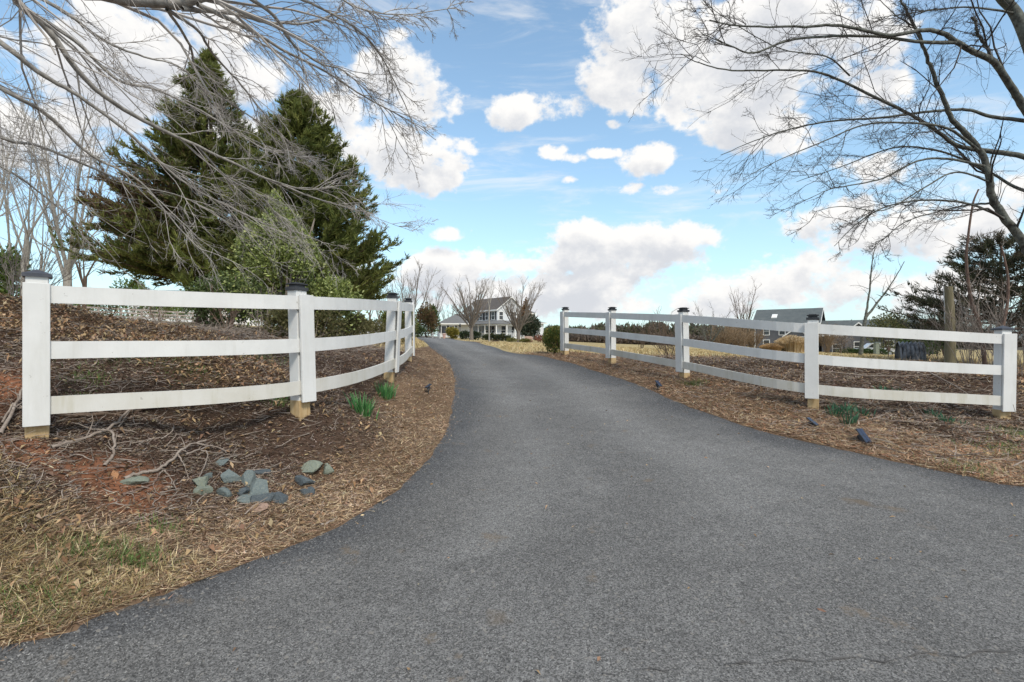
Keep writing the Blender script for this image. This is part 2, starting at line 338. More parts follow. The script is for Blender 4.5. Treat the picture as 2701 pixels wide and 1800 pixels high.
def roadsd(x, y):
    """signed distance to the asphalt outline, negative inside"""
    x = np.asarray(x, float).ravel(); y = np.asarray(y, float).ravel(); out = np.empty(len(x))
    a = POLY; b = np.roll(POLY, -1, axis=0); e = b - a; el = (e ** 2).sum(1) + 1e-12
    for i in range(0, len(x), 20000):
        p = np.stack([x[i:i+20000], y[i:i+20000]], 1)
        w = p[:, None] - a[None]; t = np.clip((w * e[None]).sum(-1) / el, 0, 1)
        d = np.sqrt(((w - t[..., None] * e[None]) ** 2).sum(-1)).min(1)
        c1 = (a[None, :, 1] <= p[:, None, 1]); c2 = (b[None, :, 1] <= p[:, None, 1])
        cr = e[None, :, 0] * w[..., 1] - e[None, :, 1] * w[..., 0]
        wn = ((c1 & ~c2 & (cr > 0)).sum(1) - (~c1 & c2 & (cr < 0)).sum(1))
        out[i:i+20000] = np.where(wn != 0, -d, d)
    return out
def sstep(a, b, x): t = np.clip((x - a) / (b - a), 0, 1); return t * t * (3 - 2 * t)
def ground(x, y, sd=None):
    x = np.asarray(x, float).ravel(); y = np.asarray(y, float).ravel()
    if sd is None: sd = roadsd(x, y)
    h = hbase(x, y)
    off = sstep(0, .8, sd) * np.clip(1.3 - np.hypot(x, y) / 60, .0, 1)
    h = h + off * ((fbm(x, y, .9, 11) - .5) * .10 + (fbm(x, y, .22, 15, 3) - .5) * .085)
    return h - .07 * sstep(.02, -.25, sd) + .012 * sstep(-.02, .10, sd)
class Lut:
    def __init__(s, x0, x1, y0, y1, st):
        s.a = (x0, y0, st); gx = np.arange(x0, x1 + st, st); gy = np.arange(y0, y1 + st, st); s.nx, s.ny = len(gx), len(gy); A_, B_ = np.meshgrid(gx, gy, indexing='ij')
        s.sd = roadsd(A_, B_).reshape(A_.shape); s.h = hbase(A_, B_).reshape(A_.shape)
    def inside(s, x, y): return (x > s.a[0]) & (x < s.a[0] + (s.nx - 2) * s.a[2]) & (y > s.a[1]) & (y < s.a[1] + (s.ny - 2) * s.a[2])
    def get(s, T, x, y):
        u_ = (x - s.a[0]) / s.a[2]; v_ = (y - s.a[1]) / s.a[2]; i = np.clip(u_.astype(int), 0, s.nx - 2); j = np.clip(v_.astype(int), 0, s.ny - 2); u_ = u_ - i; v_ = v_ - j
        return (T[i, j] * (1 - u_) + T[i + 1, j] * u_) * (1 - v_) + (T[i, j + 1] * (1 - u_) + T[i + 1, j + 1] * u_) * v_
LUTS = [Lut(-15, 16, 1.5, 20, .10), Lut(-70, 100, -8, 170, .8)]
hbase_x, roadsd_x = hbase, roadsd
def _fast(x, y, key, exact):
    x = np.asarray(x, float).ravel(); y = np.asarray(y, float).ravel(); out = np.empty(len(x)); todo = np.ones(len(x), bool)
    for L_ in LUTS:
        k_ = todo & L_.inside(x, y)
        if k_.any(): out[k_] = L_.get(getattr(L_, key), x[k_], y[k_]); todo &= ~k_
    if todo.any(): out[todo] = exact(x[todo], y[todo])
    return out
def hbase(x, y): return _fast(x, y, 'h', hbase_x)
def roadsd(x, y): return _fast(x, y, 'sd', roadsd_x)
def G(px, py):
    """the point of the ground a photograph pixel looks at"""
    ds = np.geomspace(1.8, 160, 900); xs = (px - 1350) / F * ds
    gap = ground(xs, ds) - (CZ - (py - 900) / F * ds)
    i = int(np.argmax(gap > 0)) if (gap > 0).any() else len(ds) - 1
    return Vector((xs[i], ds[i], CZ - (py - 900) / F * ds[i]))
def P(px, py, d): return Vector(((px - 1350) / F * d, d, CZ - (py - 900) / F * d))
def gz(x, y): return float(ground([x], [y])[0])

# ------------------------------------------------------------------ ground sheet
ang = np.concatenate([np.linspace(-180, -62, 40, endpoint=False), np.linspace(-62, 62, 330), np.linspace(62, 180, 40)[1:]])
rad = np.concatenate([[.3, .8, 1.3], np.geomspace(1.7, 30, 260), np.geomspace(31, 5000, 90)])
AA, RR = np.meshgrid(np.radians(ang), rad)
X = (np.sin(AA) * RR).ravel(); Y = (np.cos(AA) * RR).ravel()
SD = roadsd(X, Y); _k = np.abs(SD) < .5; SD[_k] = roadsd_x(X[_k], Y[_k])
far = np.hypot(X, Y)
Z = ground(X, Y, SD)
Z = np.where(far > 450, CZ - 5 + (Z - CZ + 5) * np.clip(1 - (far - 450) / 400, 0, 1), Z)
nr, na = RR.shape
idx = np.arange(nr * na).reshape(nr, na)
FQ = np.stack([idx[:-1, :-1], idx[:-1, 1:], idx[1:, 1:], idx[1:, :-1]], -1).reshape(-1, 4)[:, ::-1]
def zones(x, y, sd=None):
    """weights: mulch bed, straw verge, lawn, clay, leaf litter"""
    x = np.asarray(x, float); y = np.asarray(y, float)
    if sd is None: sd = roadsd(x, y)
    n1 = fbm(x, y, 1.6, 31); n2 = fbm(x, y, .6, 37)
    left = x < 0
    straw = 1 - sstep(.45, 1.3, sd + (n1 - .5) * 1.3 + np.where(left, -.1, -.6))
    # lower left verge: dormant grass towards the public road
    straw = np.maximum(straw, np.where(left, 1 - sstep(2.75, 3.5, y + .28 * x * 0 + (n1 - .5) * .8 - .14 * (-x - 2.5)), 0))
    lawnR = np.where(~left | (x > -14), sstep(15.0, 18.5, y + (n1 - .5) * 2 + np.clip(.3 * (x - 5), 0, 3.0)), 0)
    lawnL = np.where(x < -3, sstep(12.5, 15.5, y + (n1 - .5) * 3 - .15 * (x + 8)), 0)
    lawn = np.where(x > -2, lawnR, lawnL)
    clay = np.exp(-(((x + 2.95) / .40) ** 2 + ((y - 3.95) / .35) ** 2)) + np.exp(-(((x + 4.6) / .35) ** 2 + ((y - 4.3) / .6) ** 2)) + .8 * np.exp(-(((x + 3.75) / .35) ** 2 + ((y - 3.85) / .25) ** 2))
    clay = sstep(.22, .70, clay * (.45 + 1.1 * n2) + np.where(left & (y < 5.5), .42 * sstep(.6, .8, fbm(x, y, .7, 83)), 0)) * (1 - lawn)
    leaves = np.where(left, sstep(.35, .75, np.exp(-((x + 4.1) / 1.9) ** 2 - ((y - 6.4) / 1.2) ** 2) + np.exp(-((x + 6.6) / 1.6) ** 2 - ((y - 8) / 1.6) ** 2) + .6 * np.exp(-((x + 3.0) / 1.2) ** 2 - ((y - 3.3) / .25) ** 2) + (n1 - .5)), sstep(.4, .8, n1) * sstep(8.5, 11, y) * .6)
    return straw, lawn, clay, leaves
ST, LA, CL, LV = zones(X, Y, SD)
n3 = fbm(X, Y, .35, 51, 3)[:, None]
mul = np.array([.064, .041, .030]) * (.7 + .6 * n3); stw = np.array([.15, .10, .065]) * (.7 + .6 * n3)
lwn = np.array([.36, .285, .145]) * (.86 + .28 * fbm(X, Y, 3.0, 61)[:, None]); cly = np.array([.235, .105, .058]) * (.75 + .5 * n3); lvs = np.array([.15, .095, .055])
c = mul * (1 - LV[:, None] * .6) + lvs * LV[:, None] * .6
c = c * (1 - ST[:, None]) + stw * ST[:, None]
c = c * (1 - LA[:, None]) + lwn * LA[:, None]
c = c * (1 - CL[:, None]) + cly * CL[:, None]
wood = sstep(170, 230, far)[:, None] * np.ones((1, 3)); c = c * (1 - wood) + np.array([.085, .075, .055]) * wood
M['ground'] = mat('earth', (.1, .07, .05), .95, attr='Col', bump=.02, bscale=22, spec=.1)
go = npmesh('ground', np.stack([X, Y, Z], 1), FQ, M['ground'], col=c, smooth=True); tag(go, kind='structure')

# ------------------------------------------------------------------ asphalt
m = bpy.data.materials.new('asphalt'); m.use_nodes = True; t = m.node_tree; b = t.nodes['Principled BSDF']
b.inputs['Roughness'].default_value = .8; b.inputs['Specular IOR Level'].default_value = .25
tc2 = t.nodes.new('ShaderNodeTexCoord')
def tnoise(scale, detail=4, rough=.6):
    n = t.nodes.new('ShaderNodeTexNoise'); n.inputs['Scale'].default_value = scale; n.inputs['Detail'].default_value = detail; n.inputs['Roughness'].default_value = rough
    t.links.new(tc2.outputs['Object'], n.inputs['Vector']); return n.outputs[0]
def tmap(s, a, b_, c_, d_):
    n = t.nodes.new('ShaderNodeMapRange'); t.links.new(s, n.inputs[0])
    for i, vv in enumerate((a, b_, c_, d_)): n.inputs[i + 1].default_value = vv
    return n.outputs[0]
def tmix(f, A_, B_, blend='MIX'):
    n = t.nodes.new('ShaderNodeMix'); n.data_type = 'RGBA'; n.blend_type = blend
    for i, s in ((0, f), (6, A_), (7, B_)):
        if isinstance(s, (int, float)): n.inputs[i].default_value = s
        elif isinstance(s, tuple): n.inputs[i].default_value = s
        else: t.links.new(s, n.inputs[i])
    return n.outputs[2]
vo = t.nodes.new('ShaderNodeTexVoronoi'); vo.inputs['Scale'].default_value = 150; t.links.new(tc2.outputs['Object'], vo.inputs['Vector'])
vo2 = t.nodes.new('ShaderNodeTexVoronoi'); vo2.inputs['Scale'].default_value = 62; t.links.new(tc2.outputs['Object'], vo2.inputs['Vector'])
sp = t.nodes.new('ShaderNodeSeparateColor'); t.links.new(vo.outputs['Color'], sp.inputs[0])
sp2 = t.nodes.new('ShaderNodeSeparateColor'); t.links.new(vo2.outputs['Color'], sp2.inputs[0])
agg = tmap(sp.outputs[0], 0, 1, .42, 1.65)
base = tmix(tmap(tnoise(.55, 5), .33, .67, 0, 1), (.132, .129, .124, 1), (.205, .201, .194, 1))
base = tmix(tmap(tnoise(4.5, 5), .3, .72, 0, .55), base, (.100, .098, .095, 1))
agg2 = tmap(sp2.outputs[0], 0, 1, .84, 1.16); am = t.nodes.new('ShaderNodeMath'); am.operation = 'MULTIPLY'; t.links.new(agg, am.inputs[0]); t.links.new(agg2, am.inputs[1])
gr = t.nodes.new('ShaderNodeCombineColor'); [t.links.new(am.outputs[0], gr.inputs[i]) for i in range(3)]
at = t.nodes.new('ShaderNodeAttribute'); at.attribute_name = 'Col'; sa = t.nodes.new('ShaderNodeSeparateColor'); t.links.new(at.outputs['Color'], sa.inputs[0])
base = tmix(sa.outputs[1], base, (.225, .221, .213, 1)); base = tmix(sa.outputs[0], base, (.080, .081, .084, 1))
base = tmix(1.0, base, gr.outputs[0], 'MULTIPLY')
base = tmix(tmap(sp.outputs[1], .965, .985, 0, .75), base, (.38, .37, .35, 1))
base = tmix(tmap(sp2.outputs[1], .975, .985, 0, .6), base, (.30, .28, .25, 1))
base = tmix(tmap(tnoise(1.7, 3, .5), .70, .76, 0, .6), base, (.17, .125, .08, 1))
base = tmix(tmap(tnoise(2.6, 6, .7), .63, .69, 0, .5), base, (.20, .15, .10, 1))
t.links.new(base, b.inputs['Base Color'])
bp = t.nodes.new('ShaderNodeBump'); bp.inputs['Distance'].default_value = .006; bp.inputs['Strength'].default_value = .9
hsum = t.nodes.new('ShaderNodeMath'); hsum.operation = 'ADD'; t.links.new(sp.outputs[0], hsum.inputs[0]); t.links.new(tnoise(240, 3), hsum.inputs[1])
t.links.new(hsum.outputs[0], bp.inputs['Height']); t.links.new(bp.outputs[0], b.inputs['Normal'])
M['asphalt'] = m
nc = 41; nrw = len(LEs)
jit = (fbm(np.arange(nrw) * 1.0, np.zeros(nrw), 1.6, 5, 3) - .5) * .10
Lq = LEs.copy(); Rq = REs.copy(); Lq[:, 0] += jit; Rq[:, 0] += jit[::-1]
s = np.linspace(0, 1, nc); s = .5 - .5 * np.cos(np.pi * s)
pts = Lq[:, None] * (1 - s)[None, :, None] + Rq[:, None] * s[None, :, None]
pts = np.concatenate([np.stack([np.linspace(-40, 40, nc), np.full(nc, -6.)], 1)[None], pts]); nrw += 1
zz = hbase(pts[..., 0], pts[..., 1]).reshape(nrw, nc)
edgec = np.zeros((nrw, nc)); dl = np.minimum(np.linalg.norm(pts - pts[:, :1], axis=-1), np.linalg.norm(pts - pts[:, -1:], axis=-1))
_n5 = fbm(pts[..., 0].ravel(), pts[..., 1].ravel(), .8, 71).reshape(dl.shape); edgec = np.clip(np.exp(-(dl / (.22 + .5 * _n5)) ** 2) * (.55 + .8 * _n5), 0, .95)
wid = np.linalg.norm(pts[:, -1] - pts[:, 0], axis=-1)[:, None]; ss = np.linspace(0, 1, nc)[None]
lane = (np.exp(-((s[None] - .28) / .07) ** 2) + np.exp(-((s[None] - .66) / .08) ** 2)) * np.where(wid < 7, 1, 0) * .45 * (.4 + _n5)
top = np.concatenate([pts, zz[..., None]], -1)
low = top[:, [0, -1]].copy(); low[..., 2] -= .12; low[:, 0, 0] -= .03; low[:, 1, 0] += .03
full = np.concatenate([low[:, :1], top, low[:, 1:]], 1); ec = np.concatenate([edgec[:, :1], edgec, edgec[:, -1:]], 1); lc_ = np.concatenate([lane[:, :1], lane, lane[:, -1:]], 1)
ii = np.arange(full.shape[0] * full.shape[1]).reshape(full.shape[:2])
fq = np.stack([ii[:-1, :-1], ii[:-1, 1:], ii[1:, 1:], ii[1:, :-1]], -1).reshape(-1, 4)
road = npmesh('driveway', full.reshape(-1, 3), fq, M['asphalt'], col=np.stack([ec.ravel(), lc_.ravel(), 0 * ec.ravel()], 1)); tag(road, kind='structure')
# the seam where the drive was laid against the road
seam = []
for i, px in enumerate(np.linspace(1380, 2760, 46)):
    py = 1782 - 62 * (px - 1380) / 1380 + 16 * (vnoise(np.array([px]), np.array([0.]), 90, 4)[0] - .5) + 14 * (vnoise(np.array([px]), np.array([0.]), 30, 9)[0] - .5)
    d = 1.82 * F / (py - 900 + .095 * F); seam.append(((px - 1350) / F * d, d))
seam = np.array(seam); wdt = np.clip(.013 * vnoise(np.arange(46) * 1., np.zeros(46), 1.7, 3) - .005, .0002, .02)
za = hbase(seam[:, 0], seam[:, 1]) + .004
V = np.concatenate([np.stack([seam[:, 0], seam[:, 1] - wdt, za], 1), np.stack([seam[:, 0], seam[:, 1] + wdt, za], 1)])
npmesh('seam', V, [(i, i + 1, 47 + i, 46 + i) for i in range(45)], M['crackm'], parent=road)

# ------------------------------------------------------------------ litter
def blades(n, x, y, L, Wd, tilt, cols, lift=.0, bend=.3, jitter=.25, tri=True):
    """n small quads (diamonds) lying on or standing in the ground"""
    sdv = roadsd(x, y); z = ground(x, y, sdv)
    az = rng.uniform(0, 2 * np.pi, n); ti = tilt(n); Ls = L * rng.uniform(.5, 1.5, n); Ws = Wd * rng.uniform(.6, 1.4, n)
    d = np.stack([np.cos(az) * np.cos(ti), np.sin(az) * np.cos(ti), np.sin(ti)], 1)
    sv = np.stack([-np.sin(az), np.cos(az), rng.uniform(-.5, .5, n)], 1)
    p = np.stack([x, y, z + lift * rng.uniform(0, 1, n)], 1)
    mid = p + d * (Ls * .5)[:, None] + np.stack([np.zeros(n), np.zeros(n), Ls * bend * rng.uniform(-.1, .6, n)], 1)
    if tri: q = np.stack([p + sv * Ws[:, None] * .5, p + d * Ls[:, None] + (mid - p - d * (Ls * .5)[:, None]) * .5, p - sv * Ws[:, None] * .5], 1)
    else: q = np.stack([p, mid + sv * Ws[:, None] * .5, p + d * Ls[:, None], mid - sv * Ws[:, None] * .5], 1)
    ci = rng.integers(0, len(cols), n); cc = np.array(cols)[ci] * (.72 + .72 * fbm(x, y, .45, 91, 3))[:, None] * rng.uniform(1 - jitter, 1 + jitter, (n, 1)) * rng.uniform(.93, 1.07, (n, 3))
    return q, np.repeat(cc, q.shape[1], 0)
def stuff(name, parts, material, label, cat):
    q = np.concatenate([p[0] for p in parts]); cc = np.concatenate([p[1] for p in parts])
    kq = q.shape[1]; o = npmesh(name, q.reshape(-1, 3), np.arange(len(q) * kq).reshape(-1, kq), material, col=cc)
    return tag(o, label, cat, kind='stuff')
def scatter(n, y0, y1, x0, x1, power=1.6):
    """points denser near the viewer's end of the bed"""
    uu = rng.uniform(0, 1, n); e = 1 - power
    y = (y0 ** e + uu * (y1 ** e - y0 ** e)) ** (1 / e) if abs(e) > 1e-6 else y0 * (y1 / y0) ** uu
    return rng.uniform(x0, x1, n), y
STRAW = [(.50,.375,.24),(.38,.265,.165),(.60,.48,.33),(.26,.175,.11),(.46,.305,.195),(.19,.125,.08)]
MULCH = [(.21,.155,.12),(.14,.10,.076),(.31,.25,.20),(.42,.355,.30),(.17,.115,.085),(.085,.06,.047),(.37,.285,.205)]
LEAVES = [(.36,.24,.14),(.28,.18,.10),(.42,.31,.19),(.22,.135,.08),(.17,.11,.07)]
DGRASS = [(.50,.40,.22),(.42,.33,.17),(.58,.49,.30),(.33,.24,.12)]
GREEN = [(.10,.19,.05),(.14,.24,.07),(.20,.28,.09)]
RUST = [(.42,.20,.11),(.48,.25,.14),(.33,.16,.09)]
def flat(n): return rng.normal(.12, .16, n)
def fieldpts(n, region, weight):
    """rejection sample: region() gives x,y; weight(x,y,sd,zones) gives probability"""
    x, y = region(n); ok = np.abs(x) < y * 1.15 + .6; x = x[ok]; y = y[ok]
    sdv = roadsd(x, y); z = zones(x, y, sdv)
    w = weight(x, y, sdv, z); keep = rng.uniform(0, 1, len(x)) < w
    return x[keep], y[keep]
regL = lambda n: scatter(n, 2.3, 16, -9, -.6, 1.7)
regR = lambda n: scatter(n, 3.6, 18, .4, 13, 1.5)
parts = []
x, y = fieldpts(380000, regL, lambda x, y, s_, z: np.where(s_ > .005, z[0] * .95 + .05, 0) * (1 - z[1]) * (1 - .8 * z[2])); parts.append(blades(len(x), x, y, .07, .0055, flat, STRAW, .012))
x, y = fieldpts(420000, regR, lambda x, y, s_, z: np.where(s_ > .005, z[0] * .95 + .12, 0) * (1 - z[1])); parts.append(blades(len(x), x, y, .085, .0068, flat, STRAW + RUST[:1], .015))
x, y = fieldpts(40000, lambda n: scatter(n, 4, 9, 3.5, 9, 1.3), lambda x, y, s_, z: np.exp(-((x - 6.6) / .9) ** 2 - ((y - 5.9) / .6) ** 2) * (s_ > .02)); parts.append(blades(len(x), x, y, .09, .008, flat, RUST, .02))
# a little of it blown over the edge of the asphalt
x, y = fieldpts(150000, lambda n: (rng.uniform(-3.5, 6, n), rng.uniform(2.4, 17, n)), lambda x, y, s_, z: np.where(s_ < 0, np.exp(s_ / .05) * .55, 0)); parts.append(blades(len(x), x, y, .055, .006, lambda n: rng.normal(.25, .1, n), STRAW, .05))
stuff('straw_litter', parts, M['litter'], 'tan pine straw and dry grass blades along both edges of the asphalt', 'straw')
parts = []
x, y = fieldpts(520000, regL, lambda x, y, s_, z: np.where(s_ > .05, 1 - z[0] * .8, 0) * (1 - z[1]) * (1 - .55 * z[2])); parts.append(blades(len(x), x, y, .042, .0075, flat, MULCH, .012))
x, y = fieldpts(300000, regR, lambda x, y, s_, z: np.where(s_ > .05, 1 - z[0] * .75, 0) * (1 - z[1])); parts.append(blades(len(x), x, y, .075, .012, flat, MULCH + STRAW[1:2], .02))
stuff('bark_mulch', parts, M['litter'], 'dark brown shredded bark mulch over the beds under both white fences', 'mulch')
parts = []
x, y = fieldpts(90000, regL, lambda x, y, s_, z: np.where(s_ > .1, z[3] * .75 + .06, 0) * (1 - z[1])); parts.append(blades(len(x), x, y, .062, .028, lambda n: rng.normal(.25, .4, n), LEAVES, .03, .7, tri=False))
x, y = fieldpts(60000, regR, lambda x, y, s_, z: np.where(s_ > .3, z[3] * .5 + .03, 0) * (1 - .7 * z[1])); parts.append(blades(len(x), x, y, .07, .030, lambda n: rng.normal(.3, .4, n), LEAVES, .03, .7, tri=False))
x, y = fieldpts(9000, lambda n: scatter(n, 7, 13, 8, 14, 1), lambda x, y, s_, z: .8 + 0 * x); parts.append(blades(len(x), x, y, .085, .04, lambda n: rng.normal(.3, .35, n), LEAVES, .05, tri=False))
x = rng.uniform(-4, 6, 420); y = rng.uniform(1.9, 13, 420); ok = roadsd(x, y) < -.1; x = x[ok]; y = y[ok]; pq, pc = blades(len(x), x, y, .035, .016, lambda n: rng.normal(.15, .2, n), LEAVES + STRAW[:2], 0, .5, tri=False); pq[..., 2] += .074; parts.append((pq, pc))
stuff('leaf_litter', parts, M['litter'], 'brown fallen leaves drifted behind the fences and along the bank', 'leaves')
# dormant grass: upright blades on lawn and verge
parts = []
up_t = lambda n: rng.normal(.75, .3, n)
x, y = fieldpts(130000, lambda n: scatter(n, 14, 60, -22, 30, 1.5), lambda x, y, s_, z: np.where(s_ > .1, z[1], 0)); parts.append(blades(len(x), x, y, .11, .022, up_t, DGRASS, 0, .1))
x, y = fieldpts(110000, lambda n: scatter(n, 2.1, 4.2, -5, -1.2, 1.2), lambda x, y, s_, z: np.where(s_ > .02, (1 - sstep(2.9, 3.6, y - .12 * (-x - 2.5))) * .8, 0)); parts.append(blades(len(x), x, y, .085, .006, lambda n: rng.normal(.35, .3, n), DGRASS, .0, .3))
stuff('dormant_grass', parts, M['litter'], 'straw coloured dormant grass over the lawns and the verge by the road', 'grass')
parts = []
def gpatch(px, py, r, n, L=.07, tl=.8):
    c0 = G(px, py); x = rng.normal(c0.x, r, n); y = rng.normal(c0.y, r * .7, n); ok = roadsd(x, y) > .03; x = x[ok]; y = y[ok]
    parts.append(blades(len(x), x, y, L, .007, lambda n: rng.normal(tl, .35, n), GREEN, 0, .15))
for q in ((200,1455,.10,260),(330,1475,.13,380),(380,1490,.07,180),(160,1585,.12,200),(30,1610,.15,260),(420,1400,.10,130),(730,1060,.10,260),(2690,1150,.2,500),(2650,1190,.25,380),(1830,1015,.12,240),(2560,1240,.2,200)): gpatch(*q)
for q in ((430,935,.30,700),(560,930,.35,800),(300,945,.25,400),(240,1000,.10,200),(700,945,.3,500),(500,985,.2,250),(215,1050,.05,60)): gpatch(*q, L=.06, tl=.5)
stuff('green_weeds', parts, M['leaf'], 'small green weeds and grass sprouting in patches through the litter', 'weeds')

# ------------------------------------------------------------------ tubes and branching
def tubes(P_, Rd, S):
    """P_ (M,K,3) polylines, Rd (M,K) radii -> verts, quads"""
    Mn, K, _ = P_.shape
    T = np.empty_like(P_); T[:, 1:-1] = P_[:, 2:] - P_[:, :-2]; T[:, 0] = P_[:, 1] - P_[:, 0]; T[:, -1] = P_[:, -1] - P_[:, -2]
    T /= np.linalg.norm(T, axis=-1, keepdims=True) + 1e-9
    mean = T.mean(1); ref = np.where(np.abs(mean[:, 2:3]) < .75, np.array([[0, 0, 1.]]), np.array([[1., 0, 0]]))
    A_ = np.cross(T, ref[:, None]); A_ /= np.linalg.norm(A_, axis=-1, keepdims=True) + 1e-9; B_ = np.cross(T, A_)
    th = np.arange(S) * 2 * np.pi / S
    V = P_[:, :, None] + Rd[:, :, None, None] * (A_[:, :, None] * np.cos(th)[None, None, :, None] + B_[:, :, None] * np.sin(th)[None, None, :, None])
    ix = np.arange(Mn * K * S).reshape(Mn, K, S); nx = np.roll(ix, -1, 2)
    Fq = np.stack([ix[:, :-1], nx[:, :-1], nx[:, 1:], ix[:, 1:]], -1).reshape(-1, 4)
    return V.reshape(-1, 3), Fq
def joinq(lst):
    V = []; Fq = []; o = 0
    for v_, f_ in lst: V.append(v_); Fq.append(f_ + o); o += len(v_)
    return np.concatenate(V), np.concatenate(Fq)
def unit(v_): return v_ / (np.linalg.norm(v_, axis=-1, keepdims=True) + 1e-9)
def sprout(P_, Rd, n, tr, ang, lenf, radf, K=5, trop=(0, 0, 0), wander=.25, lens=None, minr=.002):
    """children of polylines: n per parent at t in tr, leaving at about ang degrees"""
    Mn, Kp, _ = P_.shape
    t = rng.uniform(tr[0], tr[1], (Mn, n)) * (Kp - 1); i0 = np.clip(np.floor(t).astype(int), 0, Kp - 2); f = (t - i0)[..., None]
    r_ = np.arange(Mn)[:, None]
    p0 = P_[r_, i0] * (1 - f) + P_[r_, i0 + 1] * f; tg = unit(P_[r_, i0 + 1] - P_[r_, i0])
    pr = Rd[r_, i0] * (1 - f[..., 0]) + Rd[r_, i0 + 1] * f[..., 0]
    plen = np.linalg.norm(np.diff(P_, axis=1), axis=-1).sum(1)[:, None]
    rv = rng.normal(size=(Mn, n, 3)); side = unit(rv - (rv * tg).sum(-1, keepdims=True) * tg)
    a = np.radians(rng.normal(ang, ang * .25, (Mn, n)))[..., None]
    d = unit(tg * np.cos(a) + side * np.sin(a))
    ln = (plen if lens is None else lens) * lenf * rng.uniform(.55, 1.25, (Mn, n)) * (1.15 - .6 * t / (Kp - 1))
    d = d.reshape(-1, 3); ln = ln.reshape(-1); p0 = p0.reshape(-1, 3); pr = pr.reshape(-1)
    Q = np.empty((len(p0), K, 3)); Q[:, 0] = p0; tv = np.array(trop)
    for k_ in range(1, K):
        d = unit(d + rng.normal(size=d.shape) * wander + tv)
        Q[:, k_] = Q[:, k_ - 1] + d * (ln / (K - 1))[:, None]
    r0 = np.maximum(pr * radf, minr); RR_ = r0[:, None] * np.linspace(1, .35, K)[None]
    return Q, RR_
def limb(pts, r0, r1, n=6):
    q = crom([tuple(p) for p in pts], n); tt = np.linspace(0, 1, len(q))
    return q[None], (r0 + (r1 - r0) * tt ** .8)[None]
def resample(P_, Rd, K):
    out = []; ro = []
    for p, r in zip(P_, Rd):
        s_ = np.concatenate([[0], np.cumsum(np.linalg.norm(np.diff(p, axis=0), axis=1))]); t = np.linspace(0, s_[-1], K)
        out.append(np.stack([np.interp(t, s_, p[:, k_]) for k_ in range(3)], 1)); ro.append(np.interp(t, s_, r))
    return np.array(out), np.array(ro)
def wig(Q, amp):
    n = rng.normal(size=Q.shape) * amp; n[:, 0] = 0; return Q + n
def leafquads(p, d, L, Wd, cols, jit=.3, tri=False):
    n = len(p); d = unit(d); rv = rng.normal(size=(n, 3)); s_ = unit(np.cross(d, rv))
    Ls = (L * rng.uniform(.6, 1.4, n))[:, None]; Ws = (Wd * rng.uniform(.6, 1.4, n))[:, None]
    mid = p + d * Ls * .55
    q = np.stack([p + s_ * Ws * .5, p + d * Ls, p - s_ * Ws * .5], 1) if tri else np.stack([p, mid + s_ * Ws * .5, p + d * Ls, mid - s_ * Ws * .5], 1)
    cols = np.asarray(cols)
    cc = cols if cols.ndim == 2 and len(cols) == n and n > 12 else cols[rng.integers(0, len(cols), n)]
    cc = cc * rng.uniform(1 - jit, 1 + jit, (n, 1))
    return q, np.repeat(cc, q.shape[1], 0)
def leafmesh(name, q, cc, material, parent, origin, kind='stuff'):
    kq = q.shape[1]; o = npmesh(name, q.reshape(-1, 3), np.arange(len(q) * kq).reshape(-1, kq), material, parent, col=cc, origin=origin)
    if kind: o['kind'] = kind
    return o

